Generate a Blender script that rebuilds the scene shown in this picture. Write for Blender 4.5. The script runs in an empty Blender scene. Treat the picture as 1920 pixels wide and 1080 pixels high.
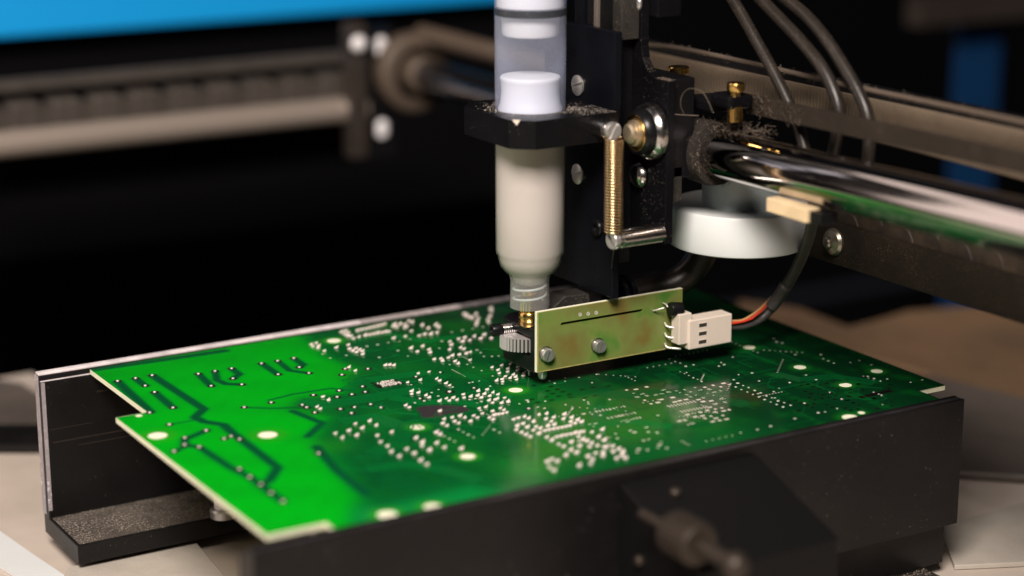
import bpy, bmesh, math, random
import numpy as np
from mathutils import Vector, Matrix
random.seed(7)
R_ = math.radians
MM = 0.001
# ---------------------------------------------------------------- camera
sc = bpy.context.scene
CAM = np.array([-357.34, -582.12, 217.02])          # millimetres
FPX, TILT, TURN = 3833.45, R_(15.147), R_(31.027)
RT = np.array([math.cos(TURN), -math.sin(TURN), 0.0])
HF = np.array([math.sin(TURN), math.cos(TURN), 0.0])
FW = HF*math.cos(TILT) - np.array([0, 0, math.sin(TILT)])
UP = HF*math.sin(TILT) + np.array([0, 0, math.cos(TILT)])
cd = bpy.data.cameras.new('camera'); cam = bpy.data.objects.new('camera', cd)
sc.collection.objects.link(cam); sc.camera = cam
cam.matrix_world = Matrix(((RT[0], UP[0], -FW[0], CAM[0]*MM), (RT[1], UP[1], -FW[1], CAM[1]*MM),
                           (RT[2], UP[2], -FW[2], CAM[2]*MM), (0, 0, 0, 1)))
cd.sensor_width = 36; cd.lens = 36*FPX/1920; cd.clip_start = 0.02; cd.clip_end = 60
cd.dof.use_dof = True; cd.dof.focus_distance = 0.708; cd.dof.aperture_fstop = 4.5
# ---------------------------------------------------------------- world and lamps
w = bpy.data.worlds.new('World'); sc.world = w; w.use_nodes = True
w.node_tree.nodes['Background'].inputs[0].default_value = (0.75, 0.8, 1.0, 1)
w.node_tree.nodes['Background'].inputs[1].default_value = 0.012
sc.view_settings.view_transform = 'Standard'; sc.view_settings.look = 'None'
sc.view_settings.exposure = 0.0; sc.view_settings.gamma = 1
def lamp(name, loc, target, sx, sy, power, col, spread=180):
    l = bpy.data.lights.new(name, 'AREA'); l.shape = 'RECTANGLE'; l.size = sx; l.size_y = sy
    l.energy = power; l.color = col; l.spread = R_(spread)
    o = bpy.data.objects.new(name, l); sc.collection.objects.link(o); o.location = loc
    d = Vector(target)-Vector(loc); o.rotation_euler = d.to_track_quat('-Z', 'Y').to_euler(); return o
lamp('window_light', (-0.88, 0.80, 0.62), (0, 0, 0.05), 1.5, 1.4, 9.6, (1.0, 0.82, 0.74))
lamp('ceiling_light', (-0.62, -0.75, 0.95), (0, 0, 0.03), 0.42, 0.42, 30.0, (1.0, 0.88, 0.80))
sc.cycles.max_bounces = 8; sc.cycles.transparent_max_bounces = 12
sc.cycles.caustics_reflective = False; sc.cycles.caustics_refractive = False
sc.cycles.use_denoising = True
# ---------------------------------------------------------------- helpers
def ray(x, y): return FW + (x-960)/FPX*RT + (540-y)/FPX*UP
def on(ax, val, x, y):
    """point of the plane ax = val (mm) that lies on the sight line of photo pixel x, y"""
    d = ray(x, y); i = 'xyz'.index(ax); return tuple(CAM + d*((val-CAM[i])/d[i]))
COL = sc.collection
def tag(o, label=None, cat=None, group=None, kind=None):
    if label: o['label'] = label
    if cat: o['category'] = cat
    if group: o['group'] = group
    if kind: o['kind'] = kind
    return o
LOC = {}
def thing(name, label, cat, loc=(0, 0, 0), group=None):
    o = bpy.data.objects.new(name, None); COL.objects.link(o); o.empty_display_size = 0.005
    o.location = [c*MM for c in loc]; LOC[o.name] = tuple(loc); return tag(o, label, cat, group)
def base(o):
    if o is None: return (0, 0, 0)
    return LOC.get(o.name, (0, 0, 0))
def obj(name, bm, mat, parent=None, smooth=None, bevel=0, seg=2, kind=None, label=None):
    me = bpy.data.meshes.new(name)
    bmesh.ops.recalc_face_normals(bm, faces=bm.faces[:])
    if parent is None:
        xs = [v.co for v in bm.verts]
        lo = Vector([min(c[i] for c in xs) for i in range(3)]); hi = Vector([max(c[i] for c in xs) for i in range(3)])
        org = Vector(((lo.x+hi.x)/2, (lo.y+hi.y)/2, lo.z))
    else: org = Vector(base(parent))
    for v in bm.verts: v.co = (v.co-org)*MM
    bm.to_mesh(me); bm.free()
    if mat: me.materials.append(mat)
    o = bpy.data.objects.new(name, me); COL.objects.link(o)
    if parent is None: o.location = org*MM; LOC[o.name] = tuple(org)
    else: o.parent = parent; LOC[o.name] = base(parent)
    if smooth is not None:
        for p in me.polygons: p.use_smooth = True
        if smooth > 0:
            m = o.modifiers.new('edge', 'EDGE_SPLIT'); m.split_angle = R_(smooth)
    if bevel:
        m = o.modifiers.new('bevel', 'BEVEL'); m.width = bevel*MM; m.segments = seg; m.limit_method = 'ANGLE'; m.angle_limit = R_(35)
        m.harden_normals = False
    if kind: o['kind'] = kind
    if label: o['label'] = label
    return o
def BM(): return bmesh.new()
def box(bm, x0, x1, y0, y1, z0, z1):
    v = [bm.verts.new(c) for c in ((x0,y0,z0),(x1,y0,z0),(x1,y1,z0),(x0,y1,z0),(x0,y0,z1),(x1,y0,z1),(x1,y1,z1),(x0,y1,z1))]
    for f in ((0,3,2,1),(4,5,6,7),(0,1,5,4),(1,2,6,5),(2,3,7,6),(3,0,4,7)): bm.faces.new([v[i] for i in f])
    return bm
def prism(bm, poly, ax, a, b):
    """poly in the other two axes (cyclic order kept), extruded along ax from a to b"""
    def P(u, v, t): return {'x': (t, u, v), 'y': (u, t, v), 'z': (u, v, t)}[ax]
    A = [bm.verts.new(P(u, v, a)) for u, v in poly]; B = [bm.verts.new(P(u, v, b)) for u, v in poly]
    n = len(poly); bm.faces.new(A); bm.faces.new(B[::-1])
    for i in range(n): bm.faces.new((A[i], A[(i+1) % n], B[(i+1) % n], B[i]))
    return bm
def frame(d):
    d = Vector(d).normalized(); u = d.orthogonal().normalized()
    if abs(d.z) < 0.9: u = Vector((0, 0, 1)).cross(d).normalized()
    return d, u, d.cross(u).normalized()
def lathe(bm, prof, c, d=(0, 0, 1), n=48, cap=True):
    d, u, v = frame(d); c = Vector(c); rings = []
    for r, h in prof:
        rings.append([bm.verts.new(c+d*h+(u*math.cos(t)+v*math.sin(t))*r) for t in [2*math.pi*k/n for k in range(n)]])
    for a, b in zip(rings, rings[1:]):
        for k in range(n): bm.faces.new((a[k], a[(k+1) % n], b[(k+1) % n], b[k]))
    if cap: bm.faces.new(rings[0][::-1]); bm.faces.new(rings[-1])
    return bm
def tube(bm, pts, r, n=10, cap=True):
    pts = [Vector(p) for p in pts]; rings = []; u = None
    for i, p in enumerate(pts):
        t = (pts[min(i+1, len(pts)-1)]-pts[max(i-1, 0)]).normalized()
        if u is None: u = t.orthogonal().normalized()
        u = (u-t*u.dot(t)).normalized(); v = t.cross(u)
        rr = r(i/(len(pts)-1)) if callable(r) else r
        rings.append([bm.verts.new(p+(u*math.cos(a)+v*math.sin(a))*rr) for a in [2*math.pi*k/n for k in range(n)]])
    for a, b in zip(rings, rings[1:]):
        for k in range(n): bm.faces.new((a[k], a[(k+1) % n], b[(k+1) % n], b[k]))
    if cap: bm.faces.new(rings[0][::-1]); bm.faces.new(rings[-1])
    return bm
def spline(pts, k=8):
    P = [Vector(p) for p in pts]; P = [P[0]*2-P[1]]+P+[P[-1]*2-P[-2]]; out = []
    for i in range(1, len(P)-2):
        a, b, c, d = P[i-1:i+3]
        for s in range(k):
            t = s/k
            out.append(0.5*((2*b)+(c-a)*t+(2*a-5*b+4*c-d)*t*t+(3*b-a-3*c+d)*t**3))
    out.append(P[-2]); return out
# ---------------------------------------------------------------- materials
def mat(name, col, rough=0.5, metal=0.0, bump=0.0, bscale=400, dust=0.0, dcol=(0.30, 0.26, 0.21), dscale=1500,
        var=0.0, vscale=60, ior=1.5, spec=0.5, stretch=None, coat=0, film=0.0, fcol=(0.2,0.16,0.12)):
    m = bpy.data.materials.new(name); m.use_nodes = True; nt = m.node_tree; N = nt.nodes; L = nt.links
    b = N['Principled BSDF']; b.inputs['Roughness'].default_value = rough; b.inputs['Metallic'].default_value = metal
    b.inputs['IOR'].default_value = ior; b.inputs['Specular IOR Level'].default_value = spec; b.inputs['Coat Weight'].default_value = coat
    tc = N.new('ShaderNodeTexCoord'); src = tc.outputs['Object']
    if stretch:
        mp = N.new('ShaderNodeMapping'); mp.inputs['Scale'].default_value = stretch; L.new(src, mp.inputs[0]); src = mp.outputs[0]
    c = N.new('ShaderNodeRGB'); c.outputs[0].default_value = (*col, 1); cur = c.outputs[0]
    def noise(scale, det=4, rg=0.6):
        n = N.new('ShaderNodeTexNoise'); n.inputs['Scale'].default_value = scale; n.inputs['Detail'].default_value = det
        n.inputs['Roughness'].default_value = rg; L.new(src, n.inputs['Vector']); return n.outputs['Fac']
    def rng(s, a, b_, lo=0.0, hi=1.0):
        r = N.new('ShaderNodeMapRange'); r.inputs[1].default_value = a; r.inputs[2].default_value = b_
        r.inputs[3].default_value = lo; r.inputs[4].default_value = hi; L.new(s, r.inputs[0]); return r.outputs[0]
    def mix(f, a, b_):
        x = N.new('ShaderNodeMix'); x.data_type = 'RGBA'; L.new(f, x.inputs[0]); L.new(a, x.inputs[6])
        if isinstance(b_, tuple): x.inputs[7].default_value = (*b_, 1)
        else: L.new(b_, x.inputs[7])
        return x.outputs[2]
    if var:
        cur = mix(rng(noise(vscale), 0.3, 0.7, 0, 1), cur, tuple(max(0, v*(1-var)) for v in col))
        L.new(rng(noise(vscale*2.3), 0.3, 0.7, rough*0.8, min(1, rough*1.25)), b.inputs['Roughness'])
    if film:
        cur = mix(rng(noise(vscale*1.7, 6, .7), 0.42, 0.68, film*0.3, film), cur, fcol)
    if dust:
        f = rng(noise(dscale, 3, 0.75), 0.74-dust*0.22, 0.80-dust*0.22)
        m2 = N.new('ShaderNodeMath'); m2.operation = 'MULTIPLY'; L.new(f, m2.inputs[0])
        L.new(rng(noise(dscale*0.07, 3), 0.40, 0.62, 0.12, 1), m2.inputs[1])
        cur = mix(m2.outputs[0], cur, dcol)
        if metal:
            L.new(rng(m2.outputs[0], 0, 1, metal, 0), b.inputs['Metallic'])
    L.new(cur, b.inputs['Base Color'])
    if bump:
        bp = N.new('ShaderNodeBump'); bp.inputs['Strength'].default_value = bump; bp.inputs['Distance'].default_value = 0.0003
        L.new(noise(bscale), bp.inputs['Height']); L.new(bp.outputs[0], b.inputs['Normal'])
    return m
def clear(name, col, opac, rough=0.2, tint=(1, 1, 1)):
    m = bpy.data.materials.new(name); m.use_nodes = True; nt = m.node_tree; N = nt.nodes; L = nt.links
    b = N['Principled BSDF']; b.inputs['Base Color'].default_value = (*col, 1); b.inputs['Roughness'].default_value = rough
    t = N.new('ShaderNodeBsdfTransparent'); t.inputs[0].default_value = (*tint, 1)
    lw = N.new('ShaderNodeLayerWeight'); lw.inputs[0].default_value = 0.25
    r = N.new('ShaderNodeMapRange'); r.inputs[1].default_value = 0; r.inputs[2].default_value = 1
    r.inputs[3].default_value = opac; r.inputs[4].default_value = min(1, opac+0.45); L.new(lw.outputs['Facing'], r.inputs[0])
    x = N.new('ShaderNodeMixShader'); L.new(r.outputs[0], x.inputs[0]); L.new(t.outputs[0], x.inputs[1]); L.new(b.outputs[0], x.inputs[2])
    L.new(x.outputs[0], N['Material Output'].inputs[0]); return m
M = dict(
  black=mat('black_anodised', (0.0055, 0.0055, 0.007), 0.34, 0, 0.06, 900, 0.36, (0.22, 0.19, 0.16), 1400, 0.4, 40, spec=.16),
  black_clean=mat('black_anodised_clean', (0.0055, 0.006, 0.009), 0.30, 0, 0.04, 900, 0.16, (0.2, 0.18, 0.16), 1500, 0.35, 30, spec=.12),
  black_dusty=mat('black_dusty', (0.02, 0.018, 0.015), 0.6, 0, 0.4, 1600, 0.7, (0.22, 0.185, 0.15), 2600, 0.3, 60),
  black_plastic=mat('black_plastic', (0.006, 0.006, 0.007), 0.3, 0, 0.05, 600, 0.3, (0.2, 0.17, 0.14), 1300, spec=.3),
  rail=mat('rail_black', (0.006, 0.0058, 0.0064), 0.36, 0, 0.10, 500, 0.30, (0.25, 0.22, 0.19), 900, 0.5, 18, film=0.10, fcol=(0.035, 0.031, 0.03), spec=.3),
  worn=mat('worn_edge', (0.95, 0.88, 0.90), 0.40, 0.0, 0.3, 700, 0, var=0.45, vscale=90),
  worn_dark=mat('worn_dark_edge', (0.04, 0.037, 0.04), 0.36, 0.1, 0.3, 700, 0, var=0.5, vscale=90),
  steel=mat('steel', (0.62, 0.60, 0.58), 0.22, 1, 0.05, 900, 0.2, (0.2, 0.17, 0.14), 1500, 0.25, 150),
  screw=mat('screw_steel', (0.62, 0.61, 0.60), 0.36, 0.8, 0.08, 1200, 0.15, (0.25, 0.22, 0.2), 2000, 0.2, 300),
  chrome=mat('chrome', (0.55, 0.515, 0.495), 0.085, 1, 0.012, 120, var=0.05, vscale=25),
  rod_far=mat('dusty_rod', (0.74, 0.63, 0.54), 0.28, 0.68),
  brass=mat('brass', (0.80, 0.52, 0.17), 0.22, 1, 0.05, 900, var=0.25, vscale=200),
  bronze=mat('spring_brass', (0.74, 0.55, 0.33), 0.27, 1),
  white=mat('white_plastic', (0.90, 0.88, 0.87), 0.35),
  piston=mat('follower_white', (0.97, 0.96, 0.98), 0.4),
  orin=mat('rubber_ring', (0.035, 0.04, 0.05), 0.4, 0, 0.3, 1500, 0.5, (0.4, 0.4, 0.42), 1500),
  paste=mat('solder_paste', (0.60, 0.55, 0.515), 0.45, var=0.05, vscale=30, film=0.0),
  dot=mat('paste_dot', (0.76, 0.67, 0.625), 0.36, 0.0, 0.25, 2500),
  tin=mat('tinned_pad', (0.86, 0.80, 0.73), 0.34, 0.55, 0.2, 3000),
  darkring=mat('dark_pad_ring', (0.045, 0.04, 0.042), 0.14, 0.7),
  darkpad=mat('dark_pad', (0.035, 0.026, 0.024), 0.16, 0.8),
  bare=mat('bare_laminate', (0.96, 0.97, 0.76), 0.5, bump=0.2, bscale=2500, var=0.08, vscale=900),
  cut=mat('cut_laminate', (0.88, 0.90, 0.66), 0.55, 0, 0.4, 900, var=0.15, vscale=120),
  ink=mat('black_ink', (0.035, 0.030, 0.034), 0.42, 0, 0.2, 900),
  trace=mat('masked_trace', (0.003, 0.055, 0.018), 0.12, 0, 0.02, 900, coat=0.0),
  connector=mat('ivory_plastic', (0.80, 0.70, 0.60), 0.42, 0, 0.06, 600, 0.2, (0.3, 0.24, 0.18), 1500, 0.1, 60),
  nickel=mat('dull_nickel', (0.045, 0.035, 0.027), 0.5, 0.5),
  tan=mat('tan_connector', (0.92, 0.72, 0.44), 0.45, 0, 0.1, 600, 0.3, (0.3, 0.22, 0.14), 1200, 0.25, 90),
  cable=mat('grey_cable', (0.085, 0.078, 0.076), 0.42, 0, 0.25, 900, 0.6, (0.28, 0.24, 0.2), 1500, 0.3, 90),
  hose=mat('dusty_hose', (0.014, 0.012, 0.011), 0.33, 0, 0.25, 900, 0.6, (0.12, 0.095, 0.07), 1300, 0.3, 60, film=0.5, fcol=(0.05, 0.039, 0.029), spec=.4),
  red=mat('red_wire', (0.65, 0.05, 0.02), 0.4), tanw=mat('tan_wire', (0.55, 0.30, 0.13), 0.4),
  bar=mat('dusty_bar', (0.022, 0.017, 0.013), 0.6, 0, 0.5, 900, 0.55, (0.12, 0.09, 0.065), 1100, 0.4, 45, film=0.45, fcol=(0.045, 0.033, 0.023), spec=.25),
  bar2=mat('dusty_side_bar', (0.016, 0.0125, 0.010), 0.6, 0, 0.4, 1100, 0.75, (0.10, 0.075, 0.05), 1800, 0.4, 30, film=0.6, fcol=(0.034, 0.025, 0.017), spec=.2),
  belt=mat('tan_belt', (0.17, 0.128, 0.088), 0.7, 0, 0.4, 500, 0.4, (0.24, 0.18, 0.12), 900, 0.35, 40),
  lint=mat('lint', (0.15, 0.115, 0.085), 0.6), lintdark=mat('lint_base', (0.018, 0.013, 0.01), 0.9, 0, 1.0, 900, 0.6, (0.2, 0.15, 0.1), 1600, 0.5, 200),
  wiredust=mat('dusty_cord', (0.10, 0.075, 0.055), 0.8, 0, 0.8, 1500, 0.5, (0.2, 0.15, 0.11), 1500),
  milky=mat('milky_plastic', (0.72, 0.76, 0.76), 0.38, var=0.05, vscale=30),
  milky2=mat('milky_plastic_dull', (0.52, 0.60, 0.60), 0.35, var=0.1, vscale=30),
  blue=mat('blue_paint', (0.0, 0.42, 1.0), 0.6, 0, 0.05, 80),
  bluedark=mat('blue_post', (0.0, 0.035, 0.12), 0.6),
  table=mat('stone_table', (0.64, 0.56, 0.48), 0.5, 0, 0.2, 150, 0.5, (0.62, 0.56, 0.50), 900, 0.3, 12),
  slab=mat('grey_slab', (0.50, 0.46, 0.40), 0.6, 0, 0.3, 500, 0.6, (0.66, 0.6, 0.52), 1300, 0.2, 40),
  wood=mat('brown_tray', (0.22, 0.138, 0.078), 0.6, 0, 0.1, 100, var=0.6, vscale=9),
  grey=mat('grey_metal', (0.13, 0.11, 0.095), 0.5, 0, 0.1, 100, var=0.5, vscale=14),
  chain=mat('chain_plastic', (0.016, 0.014, 0.013), 0.5, 0, 0.2, 700, 0.5, (0.2, 0.15, 0.1), 1500, film=0.7, fcol=(0.085, 0.06, 0.036)),
  chainfar=mat('chain_plastic_far', (0.075, 0.064, 0.055), 0.5, var=0.3, vscale=60),
  ring=mat('brown_bearing_ring', (0.11, 0.08, 0.058), 0.6, var=0.2, vscale=40),
  bracket=mat('brown_bracket', (0.038, 0.029, 0.023), 0.55, var=0.3, vscale=40),
  dark=mat('dark_wall', (0.0025, 0.0025, 0.0035), 0.8, spec=.1),
  void=mat('hole_dark', (0.01, 0.008, 0.006), 0.8),
  slot=mat('slot_dark', (0.08, 0.075, 0.07), 0.5, 0.5),
)
# small green board: mottled olive
def olive():
    m = mat('olive_mask', (0.30, 0.33, 0.10), 0.24, 0, 0.03, 400, coat=0.2)
    nt = m.node_tree; N = nt.nodes; L = nt.links; b = N['Principled BSDF']
    tc = N.new('ShaderNodeTexCoord')
    def nz(s, sh):
        mp = N.new('ShaderNodeMapping'); mp.inputs['Location'].default_value = (sh, sh, sh); L.new(tc.outputs['Object'], mp.inputs[0])
        n = N.new('ShaderNodeTexNoise'); n.inputs['Scale'].default_value = s; n.inputs['Detail'].default_value = 2
        L.new(mp.outputs[0], n.inputs['Vector']); return n.outputs['Fac']
    r = N.new('ShaderNodeValToRGB'); L.new(nz(80, 0.35), r.inputs[0])
    e = r.color_ramp.elements; e[0].position = 0.33; e[0].color = (0.19, 0.155, 0.04, 1); e[1].position = 0.46; e[1].color = (0.185, 0.21, 0.058, 1)
    for p, c in ((0.56, (0.19, 0.25, 0.06, 1)), (0.72, (0.055, 0.22, 0.03, 1))):
        q = e.new(p); q.color = c
    L.new(r.outputs[0], b.inputs['Base Color']); return m
M['olive'] = olive()
# main board: colour of mask over laminate or copper, glow and light bleed painted in, kept per vertex
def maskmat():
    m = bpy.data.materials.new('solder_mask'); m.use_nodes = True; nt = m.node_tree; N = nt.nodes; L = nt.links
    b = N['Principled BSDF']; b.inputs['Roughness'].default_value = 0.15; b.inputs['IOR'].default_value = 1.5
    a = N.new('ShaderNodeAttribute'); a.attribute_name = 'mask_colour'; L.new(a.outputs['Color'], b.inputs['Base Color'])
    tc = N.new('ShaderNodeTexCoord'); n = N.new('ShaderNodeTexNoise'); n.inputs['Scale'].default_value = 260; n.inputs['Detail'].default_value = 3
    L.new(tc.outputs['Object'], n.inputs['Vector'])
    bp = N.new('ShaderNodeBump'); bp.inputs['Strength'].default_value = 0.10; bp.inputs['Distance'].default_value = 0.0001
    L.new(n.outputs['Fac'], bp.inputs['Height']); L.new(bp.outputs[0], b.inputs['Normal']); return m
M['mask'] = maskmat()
def seg(ax, val, pts): return [on(ax, val, *p) for p in pts]

# ================================================================ SETTING
def struct(name, bm, m, **k): return tag(obj(name, bm, m, **k), kind='structure')
TZ = -66.0
struct('table', prism(BM(), [(-700, -420), (240, -420), (240, 60), (60, 100), (-84, 100), (-84, 300), (-700, 300)], 'z', TZ-20, TZ), M['table'])
struct('dark_backdrop', box(BM(), -900, 1500, 900, 920, -300, 900), M['dark'])
struct('floor_below', box(BM(), -900, 1500, -500, 900, -330, -310), M['dark'])
# ================================================================ CIRCUIT BOARD
board = thing('circuit_board', 'large glossy green circuit board with pale solder paste dots, clamped between two black rails', 'circuit board', (0, 0, -1.8))
OUT = [(-129, 87.5), (-129, 32.2), (-140, 32.2), (-140, -87), (-121.5, -87), (-121.5, -93), (106, -93), (106, -82.3), (118, -82.3), (118, 87.5)]
def inside(px, py, poly):
    r = np.zeros(px.shape, bool); n = len(poly)
    for i in range(n):
        x0, y0 = poly[i][:2]; x1, y1 = poly[(i+1) % n][:2]
        if y0 == y1: continue
        c = ((y0 > py) != (y1 > py)) & (px < (x1-x0)*(py-y0)/(y1-y0)+x0); r ^= c
    return r
def segdist(px, py, a, b):
    ax, ay = a[:2]; bx, by = b[:2]; dx, dy = bx-ax, by-ay; L2 = dx*dx+dy*dy+1e-9
    t = np.clip(((px-ax)*dx+(py-ay)*dy)/L2, 0, 1); return np.hypot(px-ax-t*dx, py-ay-t*dy)
def polydist(px, py, poly):
    d = np.full(px.shape, 1e9)
    for i in range(len(poly)): d = np.minimum(d, segdist(px, py, poly[i], poly[(i+1) % len(poly)]))
    return np.where(inside(px, py, poly), d, -d)
def Z(pts): return [on('z', 0, *p)[:2] for p in pts]
def C(ox, oy, s, pts): return [(ox+x/s, oy+y/s) for x, y in pts]
ST = 0.5
xs = np.arange(-140, 118.01, ST); ys = np.arange(-93, 87.51, ST)
GX, GY = np.meshgrid(xs, ys, indexing='ij')
rng = np.random.RandomState(4)
def smooth_noise(n, amp):
    out = np.zeros(GX.shape)
    for k in range(n):
        f = rng.uniform(0.01, 0.07)*(1+k*0.35); th = rng.uniform(0, 6.28); ph = rng.uniform(0, 6.28)
        out += np.sin((GX*math.cos(th)+GY*math.sin(th))*f*6+ph)/(1+k*0.3)
    return amp*out/ n**0.5
col = np.zeros(GX.shape+(3,))
def blend(wt, c):
    global col
    wt = np.clip(wt, 0, 1)[..., None]; col = col*(1-wt)+np.array(c)*wt
def sm(d, f): return 1/(1+np.exp(-d/f*3))
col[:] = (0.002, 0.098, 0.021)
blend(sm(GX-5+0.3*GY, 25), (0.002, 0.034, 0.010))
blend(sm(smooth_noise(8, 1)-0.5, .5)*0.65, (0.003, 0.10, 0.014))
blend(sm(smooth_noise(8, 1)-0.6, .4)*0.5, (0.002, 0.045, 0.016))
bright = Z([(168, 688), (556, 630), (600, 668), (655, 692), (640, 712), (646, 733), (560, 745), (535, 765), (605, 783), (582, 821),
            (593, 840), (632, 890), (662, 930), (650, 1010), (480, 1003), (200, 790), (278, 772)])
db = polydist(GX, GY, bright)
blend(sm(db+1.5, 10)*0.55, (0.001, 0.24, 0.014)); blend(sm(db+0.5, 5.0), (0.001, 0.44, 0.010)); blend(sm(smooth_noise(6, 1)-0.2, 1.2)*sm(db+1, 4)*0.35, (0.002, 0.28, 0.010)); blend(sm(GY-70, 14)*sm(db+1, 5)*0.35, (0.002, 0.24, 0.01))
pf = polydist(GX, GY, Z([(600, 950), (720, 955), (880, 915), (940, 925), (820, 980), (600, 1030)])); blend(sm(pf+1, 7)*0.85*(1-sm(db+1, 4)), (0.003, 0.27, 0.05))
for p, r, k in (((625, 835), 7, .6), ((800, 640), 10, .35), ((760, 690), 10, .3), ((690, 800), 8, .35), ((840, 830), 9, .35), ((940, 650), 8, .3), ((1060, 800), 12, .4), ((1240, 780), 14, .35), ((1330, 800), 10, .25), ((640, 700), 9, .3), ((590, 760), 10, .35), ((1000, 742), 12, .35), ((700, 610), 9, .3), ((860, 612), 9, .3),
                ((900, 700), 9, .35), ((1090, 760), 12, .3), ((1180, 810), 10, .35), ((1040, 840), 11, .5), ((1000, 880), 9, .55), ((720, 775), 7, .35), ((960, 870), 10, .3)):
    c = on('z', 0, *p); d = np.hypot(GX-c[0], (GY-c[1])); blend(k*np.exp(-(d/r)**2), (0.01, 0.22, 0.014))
# dark bands: copper under the mask
F = lambda pts: Z(C(160, 660, 3.6, pts))
bands = [([(218, 200), (440, 405)], 1.5), ([(340, 180), (405, 228)], 1.3), ([(452, 158), (800, 385), (740, 440), (800, 470), (930, 490), (1000, 550), (1300, 780), (1240, 870), (1190, 895)], 1.5),
         ([(468, 272), (592, 377)], 1.4), ([(763, 148), (850, 230)], 1.3), ([(876, 130), (890, 190), (950, 215), (1057, 220)], 1.2),
         ([(988, 112), (1040, 150), (997, 180)], 1.3), ([(1190, 78), (1302, 152)], 1.3), ([(1299, 61), (1380, 125), (1510, 143)], 1.1), ([(1408, 43), (1470, 85), (1445, 104)], 1.3),
         ([(568, 490), (760, 455)], .35), ([(1073, 374), (1255, 380), (1500, 375), (1800, 330)], .5), ([(1240, 325), (1400, 285), (1660, 245), (1800, 260)], .5),
         ([(816, 530), (672, 590), (672, 627), (770, 642), (980, 780), (1112, 845), (1335, 1010)], 1.3), ([(600, 672), (672, 640)], 1),
         ([(70, 118), (940, -8)], 1.6), ([(1560, 640), (1700, 800), (1900, 960)], 1.4), ([(1500, 570), (1600, 480), (1400, 400)], 1.2)]
for pts, hw in bands:
    q = F(pts); d = np.full(GX.shape, 1e9)
    for a, b in zip(q, q[1:]): d = np.minimum(d, segdist(GX, GY, a, b))
    blend(sm(hw*1.2-d, 1.0), (0.002, 0.080, 0.028))
HOLES = [((295.5, 817), 3.1), ((502, 815.5), 3.1), ((260.5, 779.5), 1.1), ((967, 731.5), 2.5), ((783, 801), 2.4), ((877, 856), 2.4), ((626, 639), 2.6),
         ((1404.6, 651.4), 2.2), ((1500, 688.6), 2.2), ((1585, 722), 2.2), ((1644, 696), 2.1), ((1594, 782.5), 2.7), ((1615, 774), 1.2),
         ((811, 950), 2.6), ((726, 965), 2.9)]
for p, r in HOLES:
    c = on('z', 0, *p); d = np.hypot(GX-c[0], GY-c[1])
    blend(0.75*np.exp(-(np.maximum(d-r, 0)/(r*0.9))**2), (0.03, 0.34, 0.012) if p[0] < 1100 else (0.01, 0.16, 0.012))  # glow round the bare discs painted into the mask colour
# the top sheet
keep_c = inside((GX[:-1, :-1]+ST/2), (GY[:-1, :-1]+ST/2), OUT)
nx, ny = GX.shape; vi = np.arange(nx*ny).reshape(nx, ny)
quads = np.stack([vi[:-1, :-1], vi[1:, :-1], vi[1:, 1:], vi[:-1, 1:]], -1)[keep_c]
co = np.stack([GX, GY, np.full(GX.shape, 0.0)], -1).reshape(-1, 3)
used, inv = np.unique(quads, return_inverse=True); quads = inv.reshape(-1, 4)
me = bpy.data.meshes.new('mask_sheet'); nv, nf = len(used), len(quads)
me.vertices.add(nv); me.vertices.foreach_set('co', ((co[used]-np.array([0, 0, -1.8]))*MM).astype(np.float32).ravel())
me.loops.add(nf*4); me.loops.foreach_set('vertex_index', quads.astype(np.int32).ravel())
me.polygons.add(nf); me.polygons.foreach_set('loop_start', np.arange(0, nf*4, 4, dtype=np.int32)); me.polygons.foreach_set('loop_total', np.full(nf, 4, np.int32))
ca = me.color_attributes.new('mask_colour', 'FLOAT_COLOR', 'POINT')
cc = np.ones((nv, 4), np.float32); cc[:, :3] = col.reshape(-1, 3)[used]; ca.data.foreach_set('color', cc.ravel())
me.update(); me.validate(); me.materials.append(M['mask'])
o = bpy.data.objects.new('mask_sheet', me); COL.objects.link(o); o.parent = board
obj('laminate', prism(BM(), OUT, 'z', -1.8, -0.01), M['cut'], board)
# discs of bare laminate
def flat(bm, c, r, z0, z1, n=20):
    return lathe(bm, [(r, z0), (r, z1*0.8), (r*0.96, z1)], (c[0], c[1], 0), (0, 0, 1), n)
for i, (p, r) in enumerate(HOLES):
    c = on('z', 0, *p)
    b0 = BM(); flat(b0, c, r, 0.0, 0.05, 32); obj('tooling_mark', b0, M['bare'], board)
# plated holes: dark ring + tinned dome, shared meshes
def proto(name, build, m):
    bm = BM(); build(bm); bmesh.ops.recalc_face_normals(bm, faces=bm.faces[:])
    for v in bm.verts: v.co *= MM
    me = bpy.data.meshes.new(name); bm.to_mesh(me); bm.free(); me.materials.append(m)
    for p in me.polygons: p.use_smooth = True
    return me
def place(me, name, parent, x, y, z, s=1.0, rz=0.0, sz=None):
    o = bpy.data.objects.new(name, me); COL.objects.link(o); o.parent = parent; b = base(parent)
    o.location = ((x-b[0])*MM, (y-b[1])*MM, (z-b[2])*MM); o.scale = (s, s, sz or s); o.rotation_euler = (0, 0, rz); return o
ring_me = proto('pad_ring', lambda bm: lathe(bm, [(0.75, 0), (1.45, 0), (1.45, .04), (1.3, .07), (0.75, .07)], (0, 0, 0), (0, 0, 1), 20), M['darkring'])
dome_me = proto('solder_dome', lambda bm: lathe(bm, [(0.75, 0), (0.70, .25), (0.5, .45), (0.2, .55), (0.02, .57)], (0, 0, 0), (0, 0, 1), 14), M['tin'])
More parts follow.
